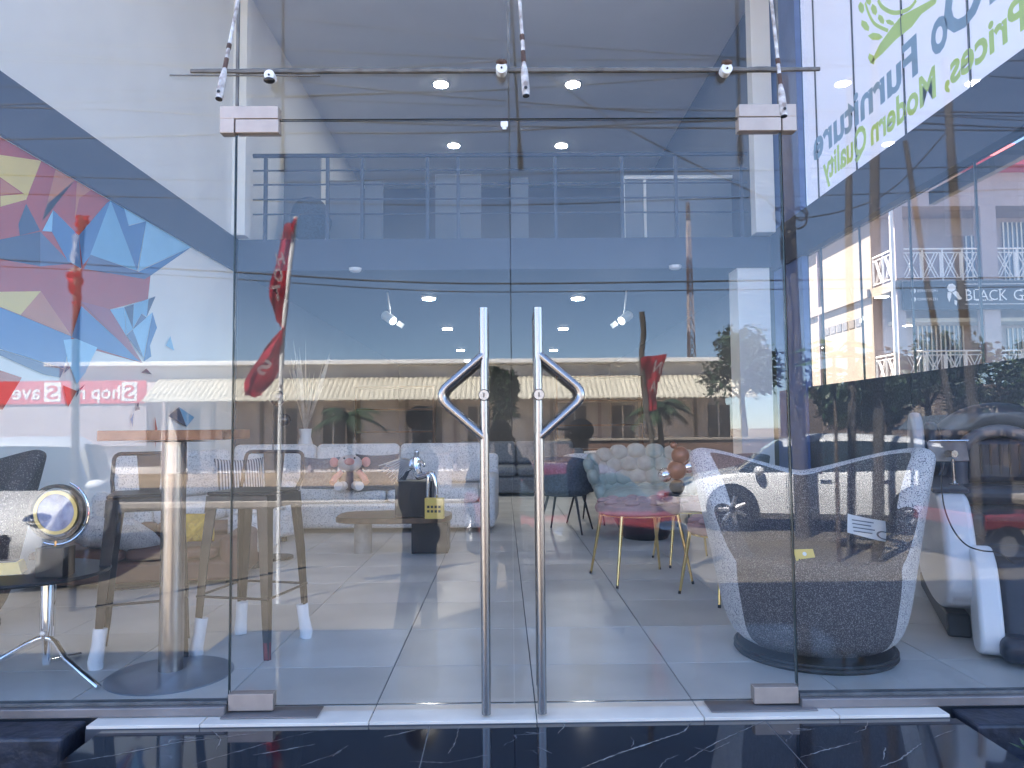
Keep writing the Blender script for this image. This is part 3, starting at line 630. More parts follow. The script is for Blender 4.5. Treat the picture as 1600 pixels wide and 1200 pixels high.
# pale veins of the marble slabs
rv = random.Random(11)
def vein(pxs, w):
    P = [atZ(a, b, PZ) for a, b in pxs]; Q = [P[0]]
    for a, b in zip(P, P[1:]):
        n = max(2, int((b - a).length / 0.012))
        for k in range(1, n + 1):
            q = a.lerp(b, k / n); Q.append(q + Vector((rv.uniform(-.0022, .0022), rv.uniform(-.0022, .0022), 0)))
    vs = []; n = len(Q)
    for i, q in enumerate(Q):
        d = (Q[min(i+1, n-1)] - Q[max(i-1, 0)]).normalized(); s_ = Vector((-d.y, d.x, 0)) * w * rv.uniform(.3, 1.0) * math.sin(math.pi * (i + .6) / (n + .2)) ** .5 / 2
        vs += [(q.x + s_.x, q.y + s_.y, PZ + .0009), (q.x - s_.x, q.y - s_.y, PZ + .0009)]
    MB().add(vs, [(2*i, 2*i+1, 2*i+3, 2*i+2) for i in range(n-1)]).build('vein', M['vein'], pf, smooth=False)
for pxs, w in (([(905, 1202), (960, 1180), (1010, 1163), (1070, 1143), (1083, 1124)], .009), ([(1070, 1190), (1120, 1160), (1160, 1142), (1200, 1124)], .004), ([(395, 1180), (445, 1172), (492, 1163)], .006), ([(600, 1152), (650, 1141)], .005),
    ([(300, 1195), (380, 1172), (450, 1152), (520, 1138)], .004), ([(80, 1196), (180, 1180), (280, 1160), (400, 1146)], .005), ([(700, 1178), (712, 1160), (716, 1140), (728, 1128)], .003), ([(872, 1146), (882, 1135), (878, 1127)], .004), ([(1250, 1184), (1290, 1172), (1345, 1158)], .005),
    ([(1375, 1199), (1405, 1188), (1440, 1162)], .007), ([(1460, 1153), (1492, 1140)], .004), ([(520, 1182), (535, 1172)], .004), ([(470, 1197), (520, 1180), (545, 1165)], .003), ([(330, 1140), (345, 1155), (338, 1172)], .004), ([(1085, 1168), (1110, 1175), (1140, 1160)], .003), ([(640, 1190), (700, 1192), (760, 1180)], .002), ([(1335, 1145), (1352, 1140), (1356, 1128)], .004), ([(987, 1168), (991, 1158), (986, 1152)], .002), ([(840, 1168), (862, 1177)], .003), ([(1030, 1200), (1040, 1188), (1060, 1180)], .003), ([(1380, 1187), (1383, 1168)], .005)):
    vein(pxs, w)

# little latch clip at the top of the door seam
tag(MB().box(0.0, 0.028, -0.006, -0.0005, DH - 0.030, DH - 0.008).box(0.006, 0.022, -0.0065, -0.0061, DH - 0.040, DH - 0.031).build('door_clip', M['white_plastic'], smooth=False, bevel=0.001), 'tiny clear clip at the top of the door seam', 'clip')
M['screen'] = mat('grey_screen_panel', (0.16, 0.17, 0.19), 0.6)
# ------------------------------------------------------------------ furniture
def rbox(name, x0, x1, y0, y1, z0, z1, m, parent, b=0.05, seg=4, **kw):
    return MB().box(x0, x1, y0, y1, z0, z1).build(name, m, parent, bevel=b, seg=seg, **kw)
def cushion(mb, c, sz, M3=None, puff=0.5, e=0.35):
    def f(v): 
        u, w = abs(v.x / (sz[0]/2)), abs(v.z / (sz[2]/2)); return Vector((v.x, v.y, v.z))
    return mb.ell(c, (sz[0]/2, sz[1]/2, sz[2]/2), 28, 16, 1.0, 1.0, M3, fn=lambda v: Vector((math.copysign(abs(v.x/(sz[0]/2))**0.45, v.x)*sz[0]/2 * 1.0, v.y, math.copysign(abs(v.z/(sz[2]/2))**0.45, v.z)*sz[2]/2)))
def pillow(name, loc, rx, rz, sz, m, label, cat='cushion', group=None, ry=0):
    """Scatter cushion: square outline with pulled corners, thick in the middle."""
    w, h, d = sz; n = 14; vs = []; fs = []
    for side in (1, -1):
        for i in range(n + 1):
            for j in range(n + 1):
                u, v = 2 * i / n - 1, 2 * j / n - 1
                k = (1 - u**4) * (1 - v**4); pin = 1 - 0.10 * (1 - abs(u)**2) * abs(v)**3; pin2 = 1 - 0.10 * (1 - abs(v)**2) * abs(u)**3
                vs.append((u * w/2 * pin2, side * d/2 * k**0.45 , v * h/2 * pin))
        b = 0 if side == 1 else (n+1)**2
        for i in range(n):
            for j in range(n):
                q = (b+i*(n+1)+j, b+(i+1)*(n+1)+j, b+(i+1)*(n+1)+j+1, b+i*(n+1)+j+1); fs.append(q if side < 0 else tuple(reversed(q)))
    mb = MB().add(vs, fs); o = mb.build(name, m, ang=180)
    o.location = loc; o.rotation_euler = (rx, ry, rz); return tag(o, label, cat, group)

# --- bar table
t = thing('bar_table', 'tall bar table with warm wooden top and round brushed steel foot', 'bar table', (-1.43, 0.44, 0), R(3))
o = MB().box(-0.235, 0.265, -0.20, 0.20, 1.003, 1.045).build('tabletop', M['wood'], t, bevel=0.003)
MB().lathe([(0.16, 0.995), (0.12, 0.9975), (0.055, 1.0)][::-1], seg=28).build('mounting_plate', M['brushed'], t)
MB().lathe([(0.05, 0.02), (0.05, 1.0)], seg=28).build('column', M['steel'], t)
MB().lathe([(0.255, 0.0), (0.255, 0.006), (0.20, 0.012), (0.055, 0.024), (0, 0.024)], seg=48).build('base_plate', mat('foot_steel', (0.30, 0.32, 0.36), 0.28, 0.6, vary=0.08, scale=4), t)

# --- metal bar stools
def stool(label, wraps, backm, loc, rz):
    t = thing('bar_stool', label, 'bar stool', loc, rz, 'metal bar stools with low backs')
    S = 0.158; B = 0.195; m = backm
    MB().box(-S, S, -S, S, 0.735, 0.752).build('seat', m, t, bevel=0.008, seg=3)
    for a in range(4):
        c, s = math.cos(a * math.pi/2), math.sin(a * math.pi/2)
        f = lambda u, v: Vector((c*u - s*(-S + 0.002 - (0.735 - v) * 0.068), s*u + c*(-S + 0.002 - (0.735 - v) * 0.068), v))
        MB().prism([(-S, 0.733), (S, 0.733), (S + .004, 0.655), (0.10, 0.675), (-0.10, 0.675), (-S - .004, 0.655)], f, (s * 0.003, -c * 0.003, 0)).build('skirt', m, t, smooth=False)
    k = 0
    for sx, sy in ((-1, -1), (1, -1), (1, 1), (-1, 1)):
        mb = MB(); rings = []
        for (z, wd, off) in ((0.72, 0.055, S - 0.002), (0.45, 0.045, S + 0.018), (0.12, 0.030, B - 0.006), (0.0, 0.022, B)):
            x, y = sx * off, sy * off
            rings.append([(x, y, z), (x - sx*wd, y, z), (x - sx*wd, y - sy*.008, z), (x - sx*.012, y - sy*.012, z), (x - sx*.008, y - sy*wd, z), (x, y - sy*wd, z)])
        vs = [v for r_ in rings for v in r_]; fs = []
        for i in range(3):
            for j in range(6): fs.append((i*6+j, i*6+(j+1) % 6, (i+1)*6+(j+1) % 6, (i+1)*6+j))
        mb.add(vs, fs); leg = mb.build('leg', m, t, ang=20)
        if wraps[k] == 1:
            MB().tube([(sx*(B - .006 - .01), sy*(B - .016), 0.0), (sx*(B - .012), sy*(B - .012), 0.03), (sx*(B - .022), sy*(B - .022), 0.10), (sx*(B - .028), sy*(B - .028), 0.17)], [0.030, 0.032, 0.028, 0.030], 10).build('foam_wrap', M['foam'], leg)
        elif wraps[k] == 2:
            MB().tube([(sx*(B - .012), sy*(B - .012), 0.0), (sx*(B - .02), sy*(B - .02), 0.075)], [0.017, 0.019], 10).build('foot_cap', mat('red_rubber', (0.18, 0.03, 0.03), 0.7), leg)
        k += 1
    for sx, sy, ex, ey in ((-1, -1, 1, -1), (1, -1, 1, 1), (1, 1, -1, 1), (-1, 1, -1, -1)):
        q = 0.183
        MB().tube([(sx*q, sy*q, 0.27), (ex*q, ey*q, 0.27)], 0.006, 8).build('footrest_bar', m, t)
    MB().tube([(-0.155, 0.12, 0.74), (-0.165, 0.16, 0.80), (-0.16, 0.175, 0.90)] + [(-0.16 + .03*(1-math.cos(a)), 0.177, 0.90 + .03*math.sin(a)) for a in (0.4, 0.8, 1.2, 1.57)] + [(0.16 - .03*(1-math.cos(a)), 0.177, 0.90 + .03*math.sin(a)) for a in (1.57, 1.2, .8, .4)] + [(0.16, 0.175, 0.90), (0.165, 0.16, 0.80), (0.155, 0.12, 0.74)], 0.0095, 8).build('back_frame', m, t)
    MB().prism([(-0.045, 0.75), (0.045, 0.75), (0.06, 0.925), (-0.06, 0.925)], lambda u, v: Vector((u, 0.165 + (v - .75) * 0.05, v)), (0, 0.003, 0)).build('back_splat', m, t, smooth=False)
    return t
stool('black metal bar stool with white foam on its feet, behind the bar table column', (1, 0, 0, 0), M['black_metal'], (-1.70, 0.77, 0), R(22))
stool('gunmetal bar stool with white foam wrapped feet, seen through the door leaf', (1, 2, 1, 1), M['gun'], (-1.215, 0.85, 0), R(-13))

# --- side table with ring sculpture
t = thing('side_table', 'small round black side table on bent chrome feet at the mural side', 'side table', (-2.07, 0.46, 0), 0)
MB().lathe([(0, 0.425), (0.325, 0.425), (0.33, 0.432), (0.325, 0.440), (0, 0.440)], seg=48).build('tabletop', M['black'], t)
MB().tube([(0.1, 0, 0.16), (0.1, 0, 0.425)], 0.03, 20).build('column', M['chrome'], t)
MB().tube([(0.105, -.01, 0.05), (0.105, -.01, 0.17)], 0.018, 12).build('lower_stem', M['chrome'], t)
def bent(x):
    out = []
    for i in range(13):
        a = i / 12 * 2 - 1; out.append((0.1 + x * abs(a) ** 1.15 * (1 if a > 0 else -1), -0.20 * abs(a) ** 1.0, 0.012 + 0.15 * (1 - abs(a)) ** 0.9))
    return out
MB().tube([(0.1 - 0.33, -0.2, 0.012), (0.1 - 0.14, -.10, 0.095), (0.1 - 0.06, -.04, 0.145), (0.1 - .03, -.02, .158), (0.1, -.015, 0.164), (0.1 + .03, -.02, .158), (0.1 + 0.06, -.04, 0.145), (0.1 + 0.14, -.10, 0.095), (0.1 + 0.33, -0.2, 0.012)], 0.0125, 12).build('foot_tube', M['chrome'], t)
MB().tube([(0.1, 0.0, 0.06), (0.1, 0.25, 0.012)], 0.0125, 12).build('foot_tube', M['chrome'], t)
MB().ell((0.1, -0.035, 0.185), (0.012, 0.006, 0.010), 12, 8).build('screw_cap', M['white_plastic'], t)
t = thing('ring_sculpture', 'ring sculpture with blue agate disc and silver arc on black marble cube', 'sculpture', (-1.885, 0.36, 0.4405), 0); t.scale = (1.05, 1.0, 1.05)
MB().box(-0.055, 0.055, -0.045, 0.045, 0, 0.115).build('marble_cube', M['black'], t, bevel=0.002)
c = Vector((0, 0, 0.25))
def ringpts(r, a0, a1, n=40): return [c + Vector((r*math.cos(a), 0, r*math.sin(a))) for a in [a0 + (a1-a0)*i/n for i in range(n+1)]]
def ring(r0, r1, d, cc=(0, 0, 0.25), n=48):
    vs = []; fs = []
    for i in range(n):
        a = 2*math.pi*i/n
        for rr, yy in ((r0, -d), (r1, -d), (r1, d), (r0, d)): vs.append((cc[0] + rr*math.cos(a), yy, cc[2] + rr*math.sin(a)))
    for i in range(n):
        for j in range(4): fs.append((i*4+j, i*4+(j+1) % 4, ((i+1) % n)*4+(j+1) % 4, ((i+1) % n)*4+j))
    return MB().add(vs, fs)
ring(0.098, 0.112, 0.012).build('outer_ring', M['gun'], t, ang=30)
ring(0.074, 0.088, 0.010).build('inner_ring', mat('olive_gold', (0.35, 0.30, 0.12), 0.35, 0.7), t, ang=30)
MB().tube([(0, -0.006, 0.25), (0, 0.006, 0.25)], 0.074, 40).build('agate_disc', M['marble_white'], t, ang=30)
MB().tube(ringpts(0.128, -1.95, 1.15), 0.005, 8).build('arc', M['chrome'], t)
MB().tube([(0, 0, 0.115), (0, 0, 0.14)], 0.006, 8).build('stem', M['gold'], t)
MB().tube([(0.128*math.cos(-.45), 0, .25+0.128*math.sin(-.45)), (0.112*math.cos(-.45), 0, .25+.112*math.sin(-.45))], 0.003, 6).build('pin', M['gold'], t)
t = thing('gold_box', 'small golden open box at the edge of the black side table', 'box', (-2.13, 0.42, 0.441), R(20))
MB().prism([(-0.07, 0), (0.07, 0), (0.055, 0.05), (-0.055, 0.05)], lambda u, v: Vector((u, -0.05, v)), (0, 0.10, 0)).build('box_body', M['yellow_card'], t, smooth=False, bevel=0.002)
MB().box(-0.045, 0.045, -0.04, 0.04, 0.0502, 0.053).build('box_opening', M['black'], t, smooth=False)

# --- swivel barrel chairs
def barrel_chair(label, m, loc, rz, s=1.0, group='barrel swivel chairs', m2=None):
    t = thing('swivel_chair', label, 'armchair', loc, rz, group)
    def top(a):
        A = abs(a); k = min(1, max(0, (A - 48) / 46)); k = k*k*(3-2*k)
        return 0.45 + k * (0.335 + (0.125 if A < 95 else 0.125 * abs(math.sin(R(180 - (A - 95) * 90 / 85 - 90))) ** 1.25))
    def rad(z, a):
        A = abs(a); k = min(1, max(0, (A - 40) / 50)); base = 0.335 + 0.085 * min(1, z / 0.35) ** 0.7
        return base + max(0, z - 0.35) * (0.15 + 0.06 * math.exp(-((A - 95) / 35.0) ** 2)) * k
    na = 72; prof_n = 26; vs = []; fs = []
    for i in range(na):
        ad = -180 + 360 * i / na; a = R(ad); T = top(ad)
        k = min(1, max(0, (abs(ad) - 40) / 40)); k = k*k*(3-2*k)
        th = 0.115
        pts = [(0.0, 0.035), (0.22, 0.035), (0.28, 0.04), (rad(0.10, ad) * 0.95, 0.085)]
        for q in range(1, 9):
            z = 0.10 + (T - 0.05 - 0.10) * q / 8; pts.append((rad(z, ad), z))
        rt = rad(T, ad)
        for q in range(1, 6):
            f = math.pi * q / 6; pts.append((rt - th/2 * (1 - math.cos(f)) * (0.55 + .45*k), T - 0.05 + 0.05 * math.sin(f)))
        zs = 0.44; ri = rt - th * (0.55 + .45*k)
        for q in range(1, 5):
            f = q / 4; z = (T - 0.05) * (1 - f) + zs * f; z = max(z, zs) if k > 0 else T - 0.05 + (zs - T + 0.05) * f
            pts.append((min(ri, rad(z, ad) - th) * (1 - 0.04 * f), z))
        pts += [(0.22, 0.455), (0.10, 0.462), (0.0, 0.464)]
        for r_, z in pts: vs.append((r_ * math.sin(a) * s, -r_ * math.cos(a) * 0.92 * s, z * s))
    n = len(pts)
    for i in range(na):
        i2 = (i + 1) % na
        for j in range(n - 1): fs.append((i*n+j, i2*n+j, i2*n+j+1, i*n+j+1))
    fa, fc = [], []
    for q in fs:
        i = min(q[0] // n, q[1] // n) if abs(q[0]//n - q[1]//n) < 2 else na - 1; ad = abs(-180 + 360 * (i + .5) / na); jj = q[0] % n
        (fc if m2 and (ad < 52 or jj >= 16 or (ad < 72 and jj >= 12)) else fa).append(q)
    MB().add(vs, fa).build('shell', m, t, ang=180, subd=1)
    if fc: MB().add(vs, fc).build('seat_body', m2, t, ang=180, subd=1)
    MB().lathe([(0.335*s, 0.0), (0.345*s, 0.012), (0.33*s, 0.035), (0.12*s, 0.022), (0.06*s, 0.06)], seg=64).build('swivel_base', M['black'], t)
    ml = MB().tube([(0.335*s*math.cos(x), 0.335*s*math.sin(x), 0.030) for x in [2*math.pi*i/48 for i in range(49)]], 0.010, 8).build('base_ring', M['black_metal'], t)
    return t
barrel_chair('white flecked barrel swivel chair with cards on its seat beside the door', M['boucle_white'], (1.425, 0.66, 0), R(-17), 1.03, m2=M['boucle_dark'])
barrel_chair('brown flecked barrel swivel chair cut off by the edge of the picture', M['boucle_brown'], (-3.02, 1.10, 0), R(25), 1.04)
# cards on the chair
p = atY(1360, 826, 0.62)
t = thing('price_card', 'white price card with round emblem leaning in the flecked swivel chair', 'card', p, 0); t.rotation_euler = (R(-28), R(9), R(3))
MB().prism([(-0.115, -0.035), (-0.10, 0.058), (0.0, 0.05), (0.115, 0.048), (0.118, -0.055), (0.02, -0.052)], lambda u, v: Vector((u, 0, v)), (0, 0.002, 0)).build('card', M['paper'], t, smooth=False)
MB().add([(0.062 + .030*math.cos(a) * 1.25, -0.001, -0.025 + .030*math.sin(a)*.7) for a in [2*math.pi*i/28 for i in range(28)]] + [(0.062 + .022*math.cos(a) * 1.25, -0.001, -0.025 + .022*math.sin(a)*.7) for a in [2*math.pi*i/28 for i in range(28)]], [(i, (i+1) % 28, 28 + (i+1) % 28, 28 + i) for i in range(28)]).build('emblem', M['grey_fab'], t, smooth=False)
for i in range(4):
    MB().box(-0.085, 0.02 - 0.015*(i % 2), -0.0012, -0.0006, 0.028 - i*0.018, 0.033 - i*0.018).build('text_line', M['grey_fab'], t, smooth=False)
p = atY(1258, 869, 0.45)
t = thing('yellow_tag', 'small folded yellow tag on the seat of the flecked swivel chair', 'tag', p, R(4)); t.rotation_euler = (R(-30), 0, R(6))
MB().box(-0.045, 0.045, 0, 0.003, -0.03, 0.032).build('tag_card', M['yellow_card'], t, smooth=False)
MB().tube([(0, -0.002, 0.01), (0, 0.0, 0.01)], 0.009, 14).build('emblem', M['paper'], t)
for i in range(6): MB().box(-0.034 + i*0.011, -0.027 + i*0.011, -0.0012, -0.0004, -0.026, -0.012).build('bar_mark', M['black'], t, smooth=False)

# --- massage chair
t = thing('massage_chair', 'large black and white massage chair with padded hood and tablet', 'massage chair', (2.77, 1.22, 0), R(-24)); t.scale = (1.06, 1.22, 0.96)
W = 0.40
side = [(-0.60, 0.20), (-0.66, 0.34), (-0.56, 0.60), (-0.42, 0.72), (-0.1, 0.735), (0.30, 0.74), (0.50, 0.66), (0.56, 0.42), (0.40, 0.16), (0.0, 0.10), (-0.35, 0.12)]
side = spline(side + [side[0]], 4)[:-1]
for s in (-1, 1):
    MB().prism(side, lambda u, v: Vector((s * W if s < 0 else W - 0.13, u, v)), (0.13, 0, 0)).build('side_shell', M['white_plastic'], t, bevel=0.035, seg=4, ang=50)
    MB().prism(spline([(-0.40, 0.745), (-0.1, 0.76), (0.32, 0.765), (0.32, 0.742), (-0.1, 0.735), (-0.40, 0.722), (-0.40, 0.745)], 3)[:-1], lambda u, v: Vector((s * (W - 0.065) - 0.075, u, v)), (0.15, 0, 0)).build('armrest_pad', M['dark_leather'], t, bevel=0.015, seg=3)
    MB().prism([(-0.42, 0.0), (0.60, 0.0), (0.62, 0.10), (0.30, 0.09), (-0.38, 0.11)], lambda u, v: Vector((s * 0.33 - 0.05, u - 0.05, v)), (0.10, 0, 0)).build('skid', M['black'], t, bevel=0.012)
    # head wing: white shell with dark padding
    wing = spline([(0.20, 0.76), (0.14, 0.95), (0.20, 1.10), (0.34, 1.16), (0.46, 1.05), (0.46, 0.80), (0.20, 0.76)], 4)[:-1]
    MB().prism(wing, lambda u, v: Vector((s * 0.40 - 0.03, u, v)), (0.06, 0, 0)).build('head_wing', mat('wing_grey', (0.36, 0.37, 0.40), 0.4), t, bevel=0.02, seg=3)
    MB().ell((s * 0.33, 0.26, 0.93), (0.05, 0.12, 0.17), 18, 12, 0.7, 0.8).build('wing_pad', M['dark_leather'], t)
rbox('seat_pad', -0.28, 0.28, -0.62, 0.25, 0.34, 0.50, M['dark_leather'], t, 0.05)
mb = MB().grid(lambda a, b: Vector(((a - 0.5) * 0.54, 0.22 + 0.22 * b - 0.05 * math.sin(math.pi * b) + 0.04 * (1 - (2*a-1)**2), 0.46 + 0.52 * b)), 10, 12)
mb.build('back_pad', M['dark_leather'], t, solid=0.10)
# hood arch
arch = []
for i in range(21):
    a = math.pi * i / 20; arch.append((0.30 * math.cos(a), 0.33, 0.84 + 0.30 * math.sin(a)))
MB().tube([(0.30, 0.30, 0.70)] + arch + [(-0.30, 0.30, 0.70)], [0.075] * 23, 14).build('hood', mat('hood_leather', (0.055, 0.06, 0.075), 0.45), t)
MB().tube([(0.19, 0.27, 0.70)] + [(0.19 * math.cos(math.pi*i/16), 0.25, 0.86 + 0.18*math.sin(math.pi*i/16)) for i in range(17)] + [(-0.19, 0.27, 0.70)], 0.04, 12).build('head_cushion_ring', mat('ring_grey', (0.13, 0.13, 0.15), 0.5), t)
rbox('head_pillow', -0.17, 0.17, 0.22, 0.32, 0.72, 1.0, M['dark_leather'], t, 0.045)
for i in range(5): MB().box(-0.10 + i*0.045, -0.09 + i*0.045, 0.214, 0.219, 0.78, 0.96).build('pillow_stitch', M['gun'], t, smooth=False)
rbox('neck_cushion', -0.24, 0.24, 0.12, 0.24, 0.60, 0.72, M['dark_leather'], t, 0.05)
mb = MB().grid(lambda a, b: Vector(((a - 0.5) * 0.46, -0.60 - 0.13 * b, 0.44 - 0.40 * b)), 6, 8); mb.build('calf_pad', M['dark_leather'], t, solid=0.10)
for s in (-1, 0.02, 1):
    MB().prism(spline([(-0.60, 0.50), (-0.72, 0.40), (-0.80, 0.10), (-0.74, 0.02), (-0.62, 0.03), (-0.58, 0.25), (-0.60, 0.50)], 4)[:-1], lambda u, v: Vector((s * 0.26 - 0.045, u, v)), (0.09, 0, 0)).build('leg_shell', M['white_plastic'] if s else M['dark_leather'], t, bevel=0.03, seg=3)
rbox('foot_rest', -0.24, 0.24, -0.86, -0.70, 0.02, 0.13, M['dark_leather'], t, 0.04)
rbox('hip_pad', -0.27, -0.18, -0.35, 0.15, 0.46, 0.62, M['dark_leather'], t, 0.035); rbox('hip_pad', 0.18, 0.27, -0.35, 0.15, 0.46, 0.62, M['dark_leather'], t, 0.035)
# tablet on its stalk
ta = thing('control_tablet', 'brown tablet screen on a steel stalk over the massage chair armrest', 'tablet', (2.275, 0.93, 0.735), R(2))
MB().lathe([(0.025, 0), (0.026, 0.004), (0.012, 0.008), (0.010, 0.02)], seg=20).build('stalk_foot', M['steel'], ta)
MB().tube([(0, 0, 0.005), (-0.004, 0, 0.13)], 0.0075, 10).build('stalk', M['steel'], ta)
MB().tube([(-0.004, -0.02, 0.155), (-0.004, 0.035, 0.155)], 0.018, 16).build('knuckle', M['steel'], ta)
MB().cbox((0.004, 0.045, 0.165), (0.205, 0.010, 0.105), Matrix.Rotation(R(-12), 3, 'X')).build('screen_back', mat('tablet_back', (0.22, 0.17, 0.15), 0.35, 0.4, vary=0.3, scale=8), ta, bevel=0.004)
MB().cbox((0.004, 0.038, 0.220), (0.205, 0.016, 0.006), Matrix.Rotation(R(-12), 3, 'X')).build('screen_rim', M['chrome'], ta, bevel=0.002)
pts = spline([atY(*q) for q in ((1476, 728, .90), (1471, 750, .80), (1475, 790, .66), (1488, 825, .56), (1508, 850, .50), (1532, 860, .48), (1560, 864, .46), (1583, 880, .44))], 6)
tag(MB().tube(pts, 0.0035, 6).build('power_cable', M['black']), 'black cable looping down from the tablet over the white armrest shell', 'cable')

# --- white sofas at the back
def sofa(label, loc, rz, L, D, H=0.72, arms=(1, 1), m=None, seats=2, name='sofa', group='white boucle sofas'):
    m = m or M['boucle_sofa']; t = thing(name, label, 'sofa', loc, rz, group)
    rbox('base', -L/2, L/2, -D/2, D/2, 0.05, 0.30, m, t, 0.05)
    a = 0.16
    x0, x1 = -L/2 + (a if arms[0] else 0), L/2 - (a if arms[1] else 0); w = (x1 - x0) / seats
    for i in range(seats):
        rbox('seat_cushion', x0 + i*w + .004, x0 + (i+1)*w - .004, -D/2 - 0.01, D/2 - 0.2, 0.302, 0.45, m, t, 0.055)
        mb = MB().box(x0 + i*w + .004, x0 + (i+1)*w - .004, -0.09, 0.09, 0, H - 0.42, M=Matrix.Translation((0, D/2 - 0.16, 0.44)) @ Matrix.Rotation(R(-10), 4, 'X'))
        mb.build('back_cushion', m, t, bevel=0.06, seg=4)
    rbox('back_frame', -L/2, L/2, D/2 - 0.13, D/2, 0.10, H - 0.10, m, t, 0.05)
    for s, on in ((-1, arms[0]), (1, arms[1])):
        if on: rbox('arm', *(sorted((s*L/2, s*(L/2 - a)))), -D/2, D/2 - 0.02, 0.06, 0.56, m, t, 0.06)
    for sx in (-1, 1):
        for sy in (-1, 1): MB().box(sx*(L/2-.1)-.02, sx*(L/2-.1)+.02, sy*(D/2-.1)-.02, sy*(D/2-.1)+.02, 0.0, 0.049).build('foot', M['black'], t, smooth=False)
    return t
sofa('long white flecked sofa behind the coffee table with grey cushions', (-1.62, 5.15, 0), R(-2), 3.1, 0.95, 0.86, seats=3)
sofa('white flecked corner sofa along the mural wall with striped cushion', (-2.72, 3.75, 0), R(62), 1.7, 0.9, 0.84, seats=2)
_d = sofa('brown leather daybed with white and yellow cushions on it', (-2.50, 2.62, 0), R(8), 1.35, 0.85, 0.60, m=M['leather'], seats=2, group='low sofas', arms=(0, 1)); _d.scale = (1, 1, 0.58)
pillow('cushion', atY(176, 836, 2.25), R(62), R(-8), (0.54, 0.40, 0.18), M['boucle_white'], 'white flecked cushion lying on the brown leather daybed')
pillow('knot_cushion', atY(311, 824, 2.35), R(10), R(0), (0.20, 0.20, 0.16), M['yellow_fab'], 'mustard yellow knotted cushion on the brown leather daybed')
kn = MB()
for i in range(5):
    a = i * 0.9; kn.tube(spline([(-0.10 + .02*i, -0.09, -0.09 + .03*i), (0.0, -0.115, 0.0 + 0.01*i), (0.09 - .02*i, -0.09, 0.09 - .035*i)], 5), 0.024, 8)
k_ = kn.build('braid', M['yellow_fab']); k_.parent = bpy.data.objects['knot_cushion']
pillow('cushion', (-1.27, 4.72, 0.60), R(-18), R(6), (0.44, 0.40, 0.16), M['slate_fab'], 'dark slate cushion on the white sofa behind the winged figure', group='cushions on the white sofas')
pillow('cushion', (-1.86, 4.80, 0.58), R(-18), R(-5), (0.38, 0.38, 0.15), M['grey_fab'], 'mid grey cushion on the white sofa beside the pink plush toy', group='cushions on the white sofas')
pillow('cushion', (-0.72, 4.80, 0.60), R(-16), R(-14), (0.46, 0.44, 0.16), M['boucle_sofa'], 'white cushion at the door end of the white sofa', group='cushions on the white sofas')
stripe = mat('striped_fabric', (0.1, 0.11, 0.13), 0.9); nt = stripe.node_tree; wv = nt.nodes.new('ShaderNodeTexWave'); wv.inputs['Scale'].default_value = 14; tc = nt.nodes.new('ShaderNodeTexCoord')
rp = nt.nodes.new('ShaderNodeValToRGB'); rp.color_ramp.elements[0].position = 0.45; rp.color_ramp.elements[1].position = 0.55; rp.color_ramp.elements[0].color = (0.05, 0.055, 0.07, 1); rp.color_ramp.elements[1].color = (0.6, 0.6, 0.6, 1)
nt.links.new(tc.outputs['Object'], wv.inputs['Vector']); nt.links.new(wv.outputs[0], rp.inputs[0]); nt.links.new(rp.outputs[0], nt.nodes['Principled BSDF'].inputs['Base Color'])
pillow('cushion', (-2.30, 3.75, 0.60), R(-20), R(30), (0.42, 0.42, 0.15), stripe, 'black and white striped cushion on the corner sofa', group='cushions on the white sofas')
# plush toy
p = atY(547, 738, 4.62)
t = thing('plush_toy', 'pink and cream plush toy sitting on the white sofa', 'plush toy', (p.x, p.y, p.z - 0.17), R(8))
MB().ell((0, 0, 0.10), (0.11, 0.09, 0.11), 18, 12).build('body', mat('plush_grey', (0.16, 0.12, 0.12), 0.9), t)
hd = MB().ell((0, -0.02, 0.26), (0.12, 0.09, 0.085), 20, 14).build('head', mat('plush_cream', (0.60, 0.52, 0.48), 0.9), t)
MB().ell((0, -0.105, 0.28), (0.05, 0.03, 0.035), 14, 10).build('snout', M['pink'], hd)
for s in (-1, 1):
    MB().ell((s * 0.155, 0, 0.27), (0.045, 0.03, 0.05), 12, 8).build('ear', M['pink'], hd)
    MB().ell((s * 0.05, -0.105, 0.315), (0.010, 0.008, 0.010), 8, 6).build('eye', M['black'], hd)
    MB().tube([(s*0.08, -0.02, 0.17), (s*0.14, -0.06, 0.12), (s*0.16, -0.10, 0.07)], [0.035, 0.032, 0.035], 10).build('arm', M['pink'], t)
    MB().tube([(s*0.05, -0.05, 0.05), (s*0.09, -0.14, 0.035), (s*0.10, -0.18, 0.05)], [0.045, 0.04, 0.045], 10).build('leg', mat('plush_foot', (0.72, 0.66, 0.62), 0.9), t)

# --- coffee table with the winged figure
t = thing('coffee_table', 'low dark wood coffee table on two round stone legs', 'coffee table', (-0.93, 3.55, 0), R(2))
MB().prism(spline([(-0.46, -0.16), (-0.32, -0.28), (0.15, -0.32), (0.44, -0.24), (0.48, 0.1), (0.3, 0.30), (-0.2, 0.30), (-0.45, 0.2), (-0.46, -0.16)], 4)[:-1], lambda u, v: Vector((u, v, 0.275)), (0, 0, 0.045)).build('tabletop', M['darkwood'], t, bevel=0.006)
for x in (-0.26, 0.36): MB().lathe([(0.075, 0.0), (0.075, 0.274)], (x, 0, 0), 24).build('leg', M['concrete_leg'], t)
p = atY(655, 790, 3.42)
t = thing('winged_figure', 'silver winged figure seated on the edge of a tall black cube', 'statue', (-0.735, 3.42, 0.322), 0)
MB().box(-0.15, 0.15, -0.13, 0.13, 0, 0.29).build('plinth', M['black'], t, bevel=0.003)
sv = M['chrome']
